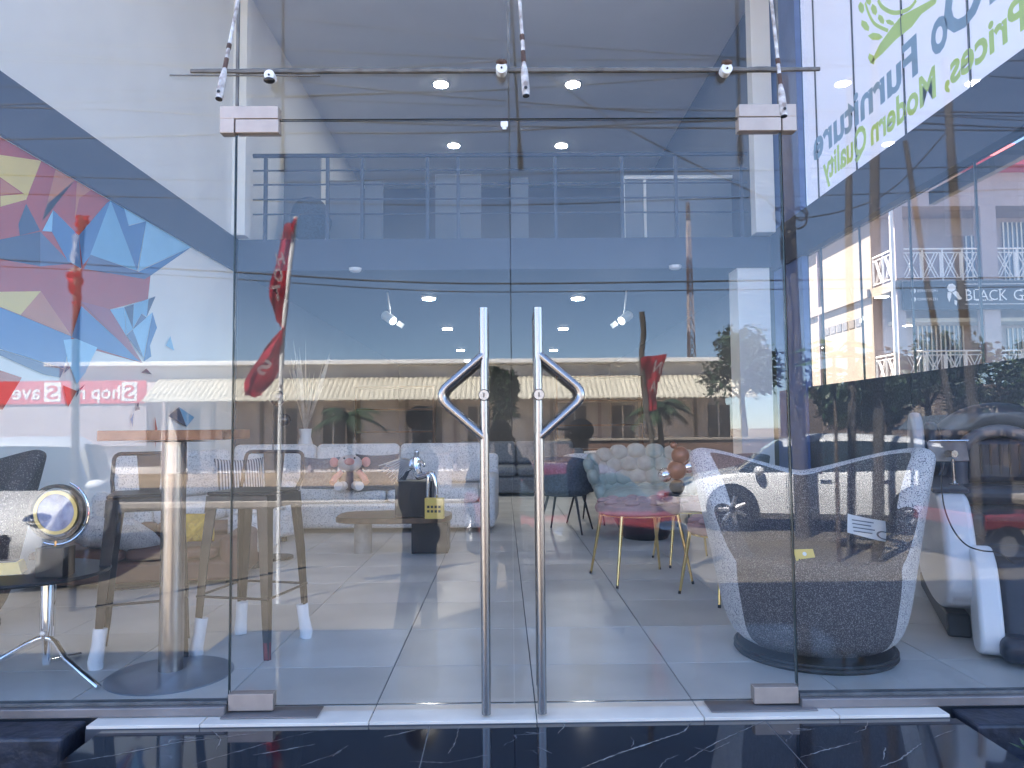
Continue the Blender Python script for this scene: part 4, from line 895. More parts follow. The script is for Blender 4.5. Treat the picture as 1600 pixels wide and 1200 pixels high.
def skin(name, joints, edges, m, parent=None, lv=2, loc=None, root=0):
    """One smooth tapered surface grown round a chain of joints (x, y, z, radius)."""
    me = bpy.data.meshes.new(name); me.from_pydata([j[:3] for j in joints], edges, []); o = bpy.data.objects.new(name, me); col.objects.link(o)
    s = o.modifiers.new('s', 'SKIN'); s.use_smooth_shade = True
    for i, j in enumerate(joints):
        r_ = j[3]; me.skin_vertices[0].data[i].radius = r_ if isinstance(r_, (tuple, list)) else (r_, r_)
    me.skin_vertices[0].data[root].use_root = True
    d = o.modifiers.new('d', 'SUBSURF'); d.levels = lv; d.render_levels = lv
    dg = bpy.context.evaluated_depsgraph_get(); me2 = bpy.data.meshes.new_from_object(o.evaluated_get(dg)); bpy.data.objects.remove(o)
    me2.name = name; me2.materials.clear(); me2.materials.append(m); me2.shade_smooth()
    o = bpy.data.objects.new(name, me2); col.objects.link(o)
    if parent is not None: o.parent = parent
    return o
J = [(0.02, -0.06, 0.33, .038), (0.015, -0.05, 0.39, .032), (0.01, -0.05, 0.45, .040), (0.015, -0.06, 0.485, .016), (0.02, -0.07, 0.525, .026), (0.02, -0.07, 0.545, .020),
     (0.055, -0.10, 0.33, .028), (0.16, -0.15, 0.36, .022), (0.19, -0.16, 0.24, .017), (0.195, -0.16, 0.15, .011), (0.235, -0.19, 0.135, .009),
     (0.03, -0.12, 0.32, .028), (0.13, -0.18, 0.345, .022), (0.12, -0.18, 0.20, .016), (0.125, -0.18, 0.06, .010), (0.16, -0.20, 0.045, .009),
     (-0.03, -0.05, 0.455, .016), (-0.04, -0.08, 0.40, .012), (0.02, -0.12, 0.395, .009), (0.05, -0.06, 0.455, .016), (0.09, -0.10, 0.41, .012), (0.07, -0.13, 0.43, .009)]
skin('figure', J, [(0, 1), (1, 2), (2, 3), (3, 4), (4, 5), (0, 6), (6, 7), (7, 8), (8, 9), (9, 10), (0, 11), (11, 12), (12, 13), (13, 14), (14, 15), (2, 16), (16, 17), (17, 18), (2, 19), (19, 20), (20, 21)], sv, t)
for s, L in ((-1, 1.0), (-0.45, 0.8)):
    for i in range(9):
        a = 0.15 + i * 0.13
        x0, z0 = -0.01, 0.45 - i * 0.006
        MB().tube([(x0, -0.03 + s*.01, z0), (x0 - 0.10*L*math.cos(a*.8) , -0.01, z0 - 0.02 + 0.10*(0.9 - a)*.5), (x0 - (0.30 - i*0.018)*L*math.cos(a*.55), 0.02, z0 - 0.02 - (0.02 + i*0.019)*L)], [0.010, 0.012, 0.003], 6).build('feather', sv, t)
t = thing('yellow_price_box', 'small yellow price block leaning against the black cube', 'tag', (-0.555, 3.20, 0.321), R(-6))
MB().box(-0.075, 0.075, -0.03, 0.03, 0, 0.165).build('block', M['yellow_card'], t, bevel=0.003)
for r_ in range(2):
    for i in range(4): MB().box(-0.055 + i*0.03, -0.035 + i*0.03, -0.0312, -0.0302, 0.05 + r_*0.035, 0.07 + r_*0.035).build('mark', M['black'], t, smooth=False)
MB().box(-0.42, -0.12, -0.16, 0.16, 0.02, 0.27).build('tmp', M['black'])
o = bpy.data.objects['tmp']; o.name = 'storage_box'; o.location = (-0.35, 3.6, -0.015); tag(o, 'dark box standing on the floor under the coffee table', 'box')
# ottoman
t = thing('ottoman', 'small flecked ottoman with a white cloth between the stool legs', 'ottoman', (-1.93, 3.0, 0), R(10))
rbox('seat', -0.17, 0.17, -0.17, 0.17, 0.12, 0.42, M['boucle_sofa'], t, 0.05); MB().lathe([(0.14, 0), (0.14, 0.119)], seg=20).build('plinth', M['black'], t)
MB().box(-0.12, 0.10, -0.175, 0.05, 0.421, 0.428).build('cloth', M['paper'], t, smooth=False)
# globe lamp
t = thing('globe_lamp', 'floor lamp with smoked glass globes on thin double rods', 'floor lamp', (-1.85, 3.3, 0), 0)
MB().lathe([(0.14, 0), (0.14, 0.02), (0.02, 0.03)], seg=28).build('base', M['black'], t)
for x in (-0.03, 0.03): MB().tube([(x, 0, 0.02), (x, 0, 1.27)], 0.005, 8).build('rod', M['gun'], t)
for (x, z, r_) in ((0.0, 1.30, 0.065), (0.06, 1.12, 0.052), (-0.02, 0.80, 0.045)): MB().ell((x, 0, z), (r_, r_, r_), 22, 14).build('globe', mat('smoked_globe', (0.10, 0.09, 0.085), 0.08, 0.6), t)

# --- quilted chairs and stools on the sign side
def quilt(mb, f, nu, nv, r):
    for j in range(nv):
        for i in range(nu):
            u = (i + (0.5 if j % 2 else 0) + 0.5) / (nu + 0.5); v = (j + 0.5) / nv; p, n = f(u, v)
            q = n.to_track_quat('Z', 'Y').to_matrix()
            mb.ell(p, r, 12, 8, 0.8, 0.8, q)
    return mb
t = thing('quilted_armchair', 'sage green quilted velvet armchair with a curved rounded back', 'armchair', (1.33, 4.25, 0), R(-6), 'quilted velvet seats')
def fb(u, v):
    a = R(-100 + 200 * u); rr = 0.42 + 0.10 * v; p = Vector((rr * math.sin(a), rr * math.cos(a) * 0.75, 0.42 + 0.38 * v * (0.55 + 0.45 * math.cos(a * 0.9)))); n = Vector((math.sin(a), math.cos(a), -0.3)).normalized(); return p, n
for k in range(40):
    j, i = divmod(k, 10); u = (i + (0.5 if j % 2 else 0) + 0.25) / 10.0; p_, n_ = fb(u, j / 3.0)
    MB().ell(p_, (0.098, 0.078, 0.050), 14, 8, 0.75, 0.85, n_.to_track_quat('Z', 'Y').to_matrix()).build('quilt_pad', M['velvet_green'], t)
MB().grid(lambda a, b: fb(a, b * 1.02)[0], 28, 6).build('back_shell', M['velvet_green'], t, solid=0.05, ang=180)
MB().tube([fb(i/24, 1.06)[0] + Vector((0, 0, -0.03)) for i in range(25)], 0.012, 8).build('gold_trim', M['gold'], t)
MB().ell((0, -0.05, 0.36), (0.40, 0.36, 0.12), 28, 12, 0.6, 0.9).build('seat', M['velvet_green'], t)
MB().lathe([(0.20, 0.0), (0.33, 0.24)], (0, -0.03, 0), 28).build('pedestal', M['gun'], t)
def vstool(label, loc, rz, w=0.46, h=0.47):
    t = thing('velvet_stool', label, 'stool', loc, rz, 'pink velvet stools on gold legs')
    MB().ell((0, 0, h - 0.045), (w/2, w/2*.9, 0.05), 28, 10, 0.6, 0.9).build('seat', M['velvet_pink'], t)
    for i in range(9):
        for j in range(2):
            a = 2*math.pi*(i + j*.5)/9; rr = w/2*(0.80 - j*.42); MB().ell((rr*math.cos(a), rr*.9*math.sin(a), h + 0.0), (0.052, 0.042, 0.024), 10, 6).build('quilt_pad', M['velvet_pink'], t)
    MB().tube([(w/2*.9*math.cos(x), w/2*.82*math.sin(x), h - 0.085) for x in [2*math.pi*i/32 for i in range(33)]], 0.007, 6).build('gold_rim', M['gold'], t)
    for sx in (-1, 1):
        for sy in (-1, 1): 
            lg = MB().tube([(sx*w*.33, sy*w*.33, h - 0.08), (sx*w*.44, sy*w*.44, 0.0)], [0.014, 0.008], 10).build('leg', M['gold'], t)
            MB().tube([(sx*w*.437, sy*w*.437, 0.018), (sx*w*.442, sy*w*.442, 0.0)], 0.0095, 8).build('foot_cap', M['black'], lg)
    return t
vstool('pink quilted stool with thin gold legs in front of the green armchair', (0.93, 2.35, 0), R(12), 0.60, 0.53)
vstool('pink quilted stool with thin gold legs partly behind the flecked swivel chair', (1.35, 1.75, 0), R(20), 0.46, 0.47)
vstool('third pink quilted stool with gold legs under the bronze figurine', (1.42, 2.95, 0), R(5), 0.50, 0.48)
p = atY(1058, 762, 2.95)
t = thing('figurine', 'bronze and chrome figurine of stacked balls on a stool', 'figurine', (p.x, 2.95, 0.505), 0)
MB().lathe([(0.10, 0), (0.10, 0.02), (0, 0.022)], seg=24).build('base', M['black'], t)
for (x, z, r_, m) in ((0, 0.20, 0.075, 'rust'), (0.03, 0.31, 0.07, 'rust'), (-0.02, 0.39, 0.028, 'rust'), (-0.09, 0.16, 0.055, 'chrome'), (0.09, 0.22, 0.05, 'chrome'), (0.0, 0.07, 0.06, 'gun')):
    MB().ell((x, 0, z), (r_, r_, r_), 18, 12).build('ball', mat('bronze', (0.22, 0.10, 0.07), 0.3, 0.7) if m == 'rust' else M[m], t)
def tub(label, loc, rz, m):
    t = thing('tub_chair', label, 'chair', loc, rz, 'tub chairs round the back of the showroom')
    def f(a, b):
        an = R(-105 + 210*a); rr = 0.26 + 0.05*b; return Vector((rr*math.sin(an), rr*math.cos(an), 0.40 + (0.36 - 0.12*(abs(2*a-1)**2))*b))
    MB().grid(f, 24, 8).build('shell', m, t, solid=0.04, ang=180)
    MB().ell((0, 0, 0.42), (0.25, 0.25, 0.07), 24, 10, 0.6, 0.9).build('seat', m, t)
    for sx in (-1, 1):
        for sy in (-1, 1): MB().tube([(sx*.14, sy*.14, 0.37), (sx*.22, sy*.22, 0)], [0.014, 0.009], 8).build('leg', M['gun'], t)
tub('white tub chair behind the green armchair, nearer the door handle', (0.98, 5.4, 0), R(150), M['boucle_sofa'])
tub('white tub chair behind the green armchair, nearer the pillar', (1.92, 5.2, 0), R(200), M['boucle_sofa'])
tub('dark tub chair near the door handle in the showroom', (0.62, 4.7, 0), R(160), M['slate_fab'])
tub('pale grey tub chair beside the white pillar at the back', (2.45, 5.0, 0), R(190), M['grey_fab'])
t = thing('dining_table', 'round pale dining table behind the tub chairs', 'table', (1.5, 5.95, 0)); MB().lathe([(0, 0.72), (0.55, 0.72), (0.55, 0.75), (0, 0.75)], seg=40).build('tabletop', M['white'], t); MB().lathe([(0.25, 0), (0.06, 0.05), (0.05, 0.71)], seg=24).build('pedestal', M['black'], t)

# shelving and sofas deeper in the shop
for x, y, w, h, lb in ((-2.2, 12.5, 1.6, 1.9, 'tall dark display shelf at the back of the shop on the mural side'), (2.0, 12.8, 1.8, 2.1, 'tall dark display shelf at the back of the shop on the sign side')):
    t = thing('display_shelf', lb, 'shelf', (x, y, 0), 0, 'display shelves at the back')
    MB().box(-w/2, -w/2+.03, -.2, .2, 0, h).build('side_panel', M['darkwood'], t, smooth=False); MB().box(w/2-.03, w/2, -.2, .2, 0, h).build('side_panel', M['darkwood'], t, smooth=False)
    for k in range(5): MB().box(-w/2+.031, w/2-.031, -.2, .2, 0.05 + k*(h-.08)/4, 0.08 + k*(h-.08)/4).build('shelf', M['darkwood'], t, smooth=False)
sofa('pale sofa deep in the showroom past the dining table', (0.2, 9.0, 0), R(0), 2.2, 0.95, 0.8, seats=2, m=M['grey_fab'], group='low sofas')

# upstairs: panels, cabinet, sculpture
for px0, px1, y0, y1, lb in ((392, 408, 250, 355, 'pale panel upstairs at the end of the railing, mural side'), (420, 500, 245, 352, 'broad pale panel upstairs behind the first railing posts'), (512, 563, 282, 356, 'pale panel upstairs beside the black head sculpture'), (570, 598, 282, 356, 'narrow pale panel upstairs beyond the head sculpture'), (680, 752, 272, 356, 'pale panel upstairs with a small grille in front of the door middle'), (798, 826, 278, 356, 'narrow pale panel upstairs on the sign side of the door middle')):
    a, b = atY(px0, y0, 8.0), atY(px1, y1, 8.0)
    tag(MB().box(a.x, b.x, 8.0, 8.06, MT + 0.001, a.z).build('partition_screen', M['screen'], smooth=False), lb, 'panel', 'pale panels upstairs')
a, b = atY(972, 280, 7.6), atY(1160, 355, 7.6)
t = thing('glazed_cabinet', 'white framed glass cabinet upstairs behind the railing', 'cabinet', (0, 7.6, 0))
MB().box(a.x, b.x, 0.05, 0.10, MT + .001, a.z).build('back_panel', mat('cabinet_panel', (0.20, 0.22, 0.25), 0.5), t, smooth=False)
for x in (a.x, a.x + (b.x - a.x) * 0.18, b.x - 0.04): MB().box(x, x + 0.035, 0, 0.045, MT + .001, a.z).build('frame_post', M['wall'], t, smooth=False)
MB().box(a.x - .02, b.x + .02, -0.01, 0.04, a.z + .001, a.z + 0.05).build('frame_rail', M['white'], t, smooth=False)
p = atY(485, 300, 7.2)
t = thing('head_sculpture', 'large dark head sculpture standing upstairs behind the railing', 'sculpture', (p.x, 7.2, MT + 0.001))
MB().lathe([(0.17, 0), (0.17, 0.06), (0.10, 0.10), (0.09, 0.28)], seg=24).build('neck', M['black'], t)
MB().ell((0, 0, 0.55), (0.26, 0.26, 0.33), 26, 18, 1, 1, fn=lambda v: Vector((v.x * (1.0 + 0.25 * (v.z > 0) * v.z) + (0.10 if v.z < 0 and v.x > 0.1 else 0) * abs(v.x), v.y, v.z))).build('head', M['slate_fab'], t)
MB().ell((0.24, 0, 0.52), (0.06, 0.05, 0.08), 12, 8).build('nose', M['slate_fab'], t)

# dried plume display under the mezzanine
p = atY(478, 566, 6.9)
t = thing('dried_plume_vase', 'pale vase of tall dried plumes under the mezzanine on the mural side', 'vase', (p.x, 6.9, 0))
MB().lathe([(0.10, 0), (0.15, 0.25), (0.16, 0.6), (0.07, 0.95), (0.08, 1.05)], seg=24).build('vase', M['white_plastic'], t)
rp_ = random.Random(9)
for i in range(16):
    a = rp_.uniform(0, 6.28); L = rp_.uniform(.75, 1.35); k = rp_.uniform(.08, .34); b = Vector((0, 0, 1.0)); e = b + Vector((math.cos(a)*k, math.sin(a)*k*.6, L))
    m_ = b.lerp(e, .6); w = Vector((.035, 0, 0)).lerp(Vector((.0, .03, 0)), rp_.random())
    MB().add([b - w*.3, b + w*.3, m_ + w, e, m_ - w, m_ + Vector((0, -.02, 0))], [(0, 1, 2, 5), (2, 3, 5), (3, 4, 5), (4, 0, 5), (0, 4, 3, 2, 1)]).build('plume', M['concrete_leg'], t, smooth=False)
# ------------------------------------------------------------------ the street
GZ = -0.60
structure(MB().box(-400, 400, -400, 400, GZ - 0.5, GZ - 0.012).build('ground', M['earth'], smooth=False))
structure(MB().box(-60, 60, -13.2, 0.0, GZ - 0.011, GZ).build('pavement', M['apron'], smooth=False))
structure(MB().box(-60, 60, -19.0, -13.35, GZ - 0.011, GZ - 0.004).build('road', M['asphalt'], smooth=False))
structure(MB().box(-60, 60, -13.349, -13.201, GZ - 0.2, GZ + 0.12).build('kerb', M['concrete_leg'], smooth=False, bevel=0.015))
structure(MB().box(3.9, 60, 0.3, 60, GZ - 0.011, GZ - 0.002).build('side_yard', M['apron'], smooth=False))
# planters both sides of the entrance platform
for x0, x1, lb in ((-6.0, -1.52, 'dark granite planter bed beside the entrance platform under the mural pane'), (1.64, 6.0, 'dark granite planter bed with succulents and white stones beside the platform')):
    t = thing('planter', lb, 'planter', (0, 0, 0), 0, 'planter beds beside the entrance')
    MB().box(x0, x1, -0.20, -0.036, -0.6, -0.004).build('rear_ledge', M['granite'], t, smooth=False, bevel=0.01)
    MB().box(x0, x1, -1.20, -1.08, -0.6, -0.12).build('front_edge', M['granite'], t, smooth=False, bevel=0.008)
    rr = random.Random(int(x0*10))
    def fb2(a, b, x0=x0, x1=x1, rr=rr): return Vector((x0 + (x1-x0)*a, -1.079 + 0.878*b, -0.115 + rr.uniform(-.02, .02)))
    MB().grid(fb2, 60, 14).build('soil', M['granite'], t)
def succulent(x, y, z, s, label):
    t = thing('succulent_plant', label, 'plant', (x, y, z), 0, 'succulents in the planter')
    MB().tube([(0, 0, -0.03), (0, 0, 0.05*s)], 0.006, 6).build('stem', M['leaf2'], t)
    for i in range(11):
        a = i * 2.4; L = (0.075 - i*0.003) * s; el = 0.15 + i * 0.09
        d = Vector((math.cos(a)*math.cos(el), math.sin(a)*math.cos(el), math.sin(el))); sd_ = Vector((-math.sin(a), math.cos(a), 0)); b = Vector((0, 0, 0.045*s))
        MB().add([b, b + d*L*.6 + sd_*.010*s, b + d*L, b + d*L*.6 - sd_*.010*s, b + d*L*.6 + Vector((0, 0, -.004))], [(0, 1, 2, 3), (0, 4, 1), (1, 4, 2), (2, 4, 3), (3, 4, 0)]).build('leaf', M['leaf2'], t, smooth=False)
succulent(1.70, -0.37, -0.06, 0.85, 'green succulent rosette among white stones in the planter corner')
succulent(2.15, -0.32, -0.085, 0.9, 'smaller succulent farther along the planter')
for i in range(26):
    r_ = random.Random(40 + i); x, y = 1.76 + r_.uniform(-.08, .30), -0.47 + r_.uniform(-.08, .06); s = r_.uniform(.018, .036)
    q = MB().ell((0, 0, 0), (s*1.3, s, s*.7), 10, 7, fn=lambda v, r_=r_: v * r_.uniform(.86, 1.12)).build('pebble', M['stone']); q.location = (x, y, -0.088 + s*.4); q.rotation_euler = (0, 0, r_.uniform(0, 3))
    tag(q, 'white pebble in the planter corner by the succulent', 'pebble', 'white pebbles in the planter')

# opposite long low shop
t = thing('shop_building', 'long low shop across the street under a cream ribbed awning', 'building', (0, 0, 0))
Yo = -25.9
def mz(py, dist): return mirror(787, py, dist).z
D0 = 28.8
ez, a1, a0 = mz(566, D0), mz(590, D0 - 0.2), mz(624, D0 - 2.2)
MB().box(-17.0, 8.6, Yo - 8, Yo, GZ, ez - 0.06).build('wall', M['shop_wall'], t, smooth=False)
MB().box(-17.4, 9.0, Yo - 8.4, Yo + 0.35, ez - 0.059, ez + 0.10).build('roof', M['white'], t, smooth=False, bevel=0.01)
def fold(a, b):
    x = -13.2 + 22.6 * a; zz = a1 + (a0 - a1) * b + 0.03 * (b - b*b); return Vector((x, Yo + 0.05 + 1.4 * b, zz + 0.07 * abs(math.sin(a * 120 * math.pi))))
MB().grid(fold, 720, 4).build('awning', M['awning'], t, solid=0.02, ang=180)
for i in range(12):
    x = -13 + i * 1.85
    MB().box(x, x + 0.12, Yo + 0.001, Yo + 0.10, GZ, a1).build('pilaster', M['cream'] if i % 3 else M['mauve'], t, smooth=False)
    if i % 3 == 1: continue
    f = MB().box(x + 0.55, x + 1.40, Yo + 0.001, Yo + 0.05, 0.35 if i % 2 else GZ + .05, 1.85).build('window' if i % 2 else 'door', M['dark_int'], t, smooth=False)
    MB().box(x + 0.92, x + 0.98, Yo + 0.051, Yo + 0.07, 0.36 if i % 2 else GZ + .06, 1.84).build('mullion', M['white'], f, smooth=False)
MB().box(-0.15, 0.85, Yo + 0.06, Yo + 0.12, 0.1, 1.35).build('white_panel', M['white'], t, smooth=False)  # plain white panel on the shop front
# Shop n Save fascia
t = thing('fascia_sign', 'red fascia sign reading Shop n Save in white letters across the street', 'shop sign', (0, Yo + 0.5, 0))
p0, p1 = mirror(228, 594, D0 - 0.6), mirror(-260, 594, D0 - 0.6); zt, zb = p0.z, mirror(228, 630, D0 - 0.6).z
MB().box(p1.x, p0.x, -0.05, 0.0, zb, zt).build('sign_board', M['red_banner'], t, smooth=False)
MB().box(p1.x, p0.x, -0.06, -0.051, zb - 1.6, zb).build('side_wall_panel', M['mauve'], t, smooth=False)
Hs = zt - zb
def fl_text(s, xa, xb, zc, h, m=M['white'], yy=0.012): 
    # faces the shop (+Y): reading direction is towards -X
    letters(s, 'lettering', m, lambda u, v, n: Vector((xa - u, yy, zc + v)), xa - xb, h, t, bold=0.015)
def mx(px): return mirror(px, 610, D0 - 0.6).x
zc = zb + Hs*.22
for a, b in ((189, 213), (68, 94), (-32, -8)): MB().box(mx(a), mx(b), 0.001, 0.006, zb + Hs*.10, zt - Hs*.06).build('letter_block', M['white'], t, smooth=False)
fl_text('S', mx(209), mx(193), zc, Hs*.6, M['red_banner']); fl_text('hop', mx(187), mx(142), zc, Hs*.58)
fl_text('n', mx(132), mx(120), zc, Hs*.38); fl_text('S', mx(90), mx(72), zc, Hs*.6, M['red_banner']); fl_text('ave', mx(62), mx(18), zc, Hs*.42)
fl_text('S', mx(-12), mx(-28), zc, Hs*.6, M['red_banner'])
# boundary wall of the opposite yard
t = thing('boundary_wall', 'low terracotta painted boundary wall across the road', 'wall', (0, -19.6, 0)); 
zt = mz(690, 22.4)
MB().box(1.6, 26, 0, 0.2, GZ - .01, zt).build('wall_panel', M['terracotta'], t, smooth=False); MB().box(1.5, 26.1, -0.05, 0.25, zt + .001, zt + 0.07).build('coping', M['cream'], t, smooth=False, bevel=0.01)
# white block with windows, farther right
t = thing('white_building', 'white building with barred windows across the street on the sign side', 'building', (0, -30, 0))
x0, x1 = mirror(1285, 640, 32.8).x, mirror(1640, 640, 32.8).x; z0, z1 = mirror(1400, 668, 32.8).z, mirror(1400, 612, 32.8).z
MB().box(x0, x1, -5, 0, GZ - .01, z1 + 0.3).build('wall', mat('dark_brown_wall', (0.16, 0.13, 0.12), 0.8), t, smooth=False)  # wall in one even dark brown
for a, b in ((1292, 1310), (1330, 1356), (1366, 1384), (1414, 1424), (1432, 1462), (1474, 1500), (1530, 1575)):
    xa, xb = mirror(a, 640, 32.7).x, mirror(b, 640, 32.7).x
    w_ = MB().box(xa, xb, 0.001, 0.06, mirror(1400, 664, 32.7).z, mirror(1400, 628, 32.7).z).build('window', M['cream'], t, smooth=False)
    for k in range(1, 4): MB().box(xa + (xb-xa)*k/4 - .03, xa + (xb-xa)*k/4 + .03, 0.061, 0.09, mirror(1400, 664, 32.7).z, mirror(1400, 628, 32.7).z).build('bar', M['dark_int'], w_, smooth=False)
# mast
pm = mirror(1080, 566, 62); top = mirror(1080, 316, 62).z
t = thing('telecom_mast', 'slender red and white lattice mast rising behind the long low shop', 'mast', (pm.x, pm.y, GZ - .01))
H = top - GZ; nseg = 26
for k in range(nseg):
    za, zb_ = H*k/nseg, H*(k+1)/nseg; wa, wb = 0.85 - 0.62*k/nseg, 0.85 - 0.62*(k+1)/nseg; m = M['mauve'] if (k // 4) % 2 else M['rust']; mb = MB()
    for i in range(3):
        a, b = 2*math.pi*i/3, 2*math.pi*(i+1)/3
        P = lambda an, w, z: (w/1.7*math.cos(an), w/1.7*math.sin(an), z)
        mb.tube([P(a, wa, za), P(a, wb, zb_)], 0.05, 5); mb.tube([P(a, wa, za), P(b, wb, zb_)], 0.03, 4); mb.tube([P(b, wa, za), P(a, wb, zb_)], 0.03, 4); mb.tube([P(a, wb, zb_), P(b, wb, zb_)], 0.03, 4)
    mb.build('lattice_section', m, t, smooth=False)

# vegetation
def leaf_cloud(mb, c, r, n, size, rr):
    for _ in range(n):
        while True:
            v = Vector((rr.uniform(-1, 1), rr.uniform(-1, 1), rr.uniform(-1, 1)))
            if v.length <= 1: break
        v = v * (0.55 + 0.45*rr.random()); p = Vector(c) + Vector((v.x*r[0], v.y*r[1], v.z*r[2]))
        d = Vector((rr.gauss(0, 1), rr.gauss(0, 1), rr.gauss(0, .6) - .2)).normalized(); s = d.orthogonal().normalized(); L = size*rr.uniform(.6, 1.3)
        mb.add([p, p + d*L*.5 + s*L*.22, p + d*L, p + d*L*.5 - s*L*.22], [(0, 1, 2, 3)])
def tree(px, py, dist, H, rx, seed, label, m='leaf'):
    p = mirror(px, py, dist); rr = random.Random(seed)
    t = thing('leafy_tree', label, 'tree', (p.x, p.y, GZ - .01), 0, 'leafy trees across the street')
    MB().tube([(0, 0, 0), (.06, 0, H*.3), (-.05, .05, H*.62)], [.14, .11, .07], 9).build('trunk', M['bark'], t)
    mb = MB()
    for k in range(9):
        a = k*2.4; q = Vector((math.cos(a)*rx*.55*rr.random()**.5*1.2, math.sin(a)*rx*.5, H*(.55 + .35*rr.random())))
        leaf_cloud(mb, q, (rx*.42, rx*.42, H*.16), 330, .20, rr)
        if k < 5: MB().tube([(0, 0, H*.5), tuple(q)], [.05, .02], 6).build('limb', M['bark'], t)
    mb.build('crown', M[m], t, smooth=False)
tree(1160, 640, 24, 5.0, 1.6, 1, 'rounded dark tree at the end of the long shop roof')
tree(1330, 640, 20, 3.6, 1.6, 2, 'bushy dark tree beside the pawpaw plant'); tree(1450, 640, 22, 4.2, 2.2, 3, 'wide dark tree behind the tricycle'); tree(1570, 640, 21, 4.0, 2.0, 4, 'dark tree at the end of the street wall'); tree(1385, 640, 18, 3.2, 1.0, 6, 'small leaning tree before the barred windows')
tree(785, 640, 24, 3.6, 0.55, 5, 'thin green tree behind the photographer')
def palm(px, py, dist, H, L, nf, label):
    p = mirror(px, py, dist); t = thing('palm_tree', label, 'palm', (p.x, p.y, GZ), 0, 'young palms across the street'); top = p.z - GZ; rr = random.Random(int(px))
    MB().tube([(0, 0, 0), (.05, 0, top*.5), (0, 0, top)], [.10, .07, .05], 9).build('trunk', M['bark'], t)
    for k in range(nf):
        a = 2*math.pi*k/nf + rr.uniform(-.2, .2); el = rr.uniform(.2, 1.2); mb = MB(); pts = []
        for i in range(11):
            s = i/10; pts.append(Vector((math.cos(a)*L*s*math.cos(el*(1-s*.3)), math.sin(a)*L*s*math.cos(el*(1-s*.3)), top + L*(math.sin(el)*s - .75*s*s))))
        mb.tube(pts, [.014*(1-.8*i/10) for i in range(11)], 5)
        for i in range(1, 11):
            d = (pts[i] - pts[i-1]).normalized(); sd_ = d.cross(Vector((0, 0, 1))).normalized()
            for sgn in (-1, 1):
                for q in (0, .5):
                    b = pts[i-1].lerp(pts[i], q); e = b + (sd_*sgn + d*.7 - Vector((0, 0, .45))).normalized() * L*.34*math.sin(.3 + 2.5*i/11); n_ = d*.030
                    mb.add([b - n_, b + n_, e], [(0, 1, 2)])
        mb.build('frond', M['leaf'], t, smooth=False)
palm(545, 655, 17, 0, 0.95, 14, 'young palm with drooping fronds behind the man in profile'); palm(1030, 640, 17, 0, 0.85, 16, 'young palm behind the red flag with the letter N')
# pawpaw
p = mirror(1302, 590, 9.0); t = thing('pawpaw_plant', 'pawpaw plant with deeply cut leaves on a thin stem', 'plant', (p.x, p.y, GZ)); top = p.z - GZ + .25
MB().tube([(0, 0, 0), (.02, 0, top)], [.03, .018], 8).build('stem', M['bark'], t)
for k in range(11):
    a = k*2.4; L = .34 + .02*(k % 3); el = .9 - k*.12; b = Vector((0, 0, top)); c = b + Vector((math.cos(a)*math.cos(el), math.sin(a)*math.cos(el), math.sin(el)*.8))*L
    lf = MB().tube([b, c], .006, 5)
    for i in range(7):
        an = a + (i-3)*.42; d = Vector((math.cos(an), math.sin(an), -.35)).normalized(); s = Vector((-math.sin(an), math.cos(an), 0))*.030; l2 = .26*math.cos((i-3)*.3)
        lf.add([c, c + d*l2*.5 + s, c + d*l2*.72 + s*1.8, c + d*l2, c + d*l2*.72 - s*1.8, c + d*l2*.5 - s], [(0, 1, 2, 3, 4, 5)])
    lf.build('leaf', M['leaf2'], t, smooth=False)

# electricity pole with its clutter, props and wires
p = mirror(1246, 700, 11); 
t = thing('electricity_pole', 'wooden electricity pole with coiled cables and meter box', 'utility pole', (p.x, p.y, GZ)); zt = mirror(1246, 120, 11).z - GZ
MB().tube([(0.05, 0, 0), (0.0, 0, zt*.5), (-0.03, 0, zt)], [.11, .095, .075], 12).build('pole', M['pole_wood'], t)
zc = mirror(1246, 345, 11).z - GZ
def circ(cx, cz, r, n=20, yy=.11): return [(cx + r*math.cos(2*math.pi*i/n), yy, cz + r*math.sin(2*math.pi*i/n)) for i in range(n+1)]
for cx, cz, r_ in ((-.16, .05, .13), (.06, .0, .15), (.12, .08, .10), (-.08, -.12, .11)): MB().tube(circ(cx, zc + cz, r_), .014, 6).build('cable_coil', M['wire'], t)
MB().box(-.20, -.06, .09, .20, zc - .62, zc - .28).build('meter_box', M['gun'], t, bevel=.01); MB().tube([(-.12, .12, zc - .6), (-.06, .13, zc - 1.4), (-.1, .12, zc - 2.4), (-.02, .13, zc - 2.9)], .012, 6).build('down_lead', M['wire'], t)
for q, (a, b) in enumerate(((.03, .2), (.07, -.1), (-.02, .05))): MB().tube([(a, .12, zc - 1.9), (b, .16, zc - 2.3), (a*.5, .12, zc - 2.75)], .01, 6).build('down_lead', M['wire'], t)
for (xb, yb, xt, yt, dist, r_, lb) in ((1330, 760, 1328, 120, 9.5, .05, 'tall dark prop pole behind the swivel chair reflection'), (1372, 760, 1368, 60, 9, .065, 'thick dark prop pole beside the pawpaw'), (1525, 740, 1478, 90, 8.5, .055, 'leaning dark prop pole by the tricycle, nearer the frame edge'), (1500, 740, 1415, 220, 9.5, .04, 'thin dark prop pole leaning towards the blue column')):
    b, a = mirror(xb, yb, dist), mirror(xt, yt, dist)
    d = (a - b); b = b + d * ((GZ - b.z) / d.z) if b.z != GZ else b; L = a - b
    t = tag(MB().tube([(0, 0, 0), L*.33 + Vector((.02, 0, 0)), L*.66 - Vector((.02, 0, 0)), L], [r_*1.1, r_, r_*.95, r_*.8], 10).build('prop_pole', M['pole_wood']), lb, 'pole', 'dark prop poles on the verge'); t.location = b
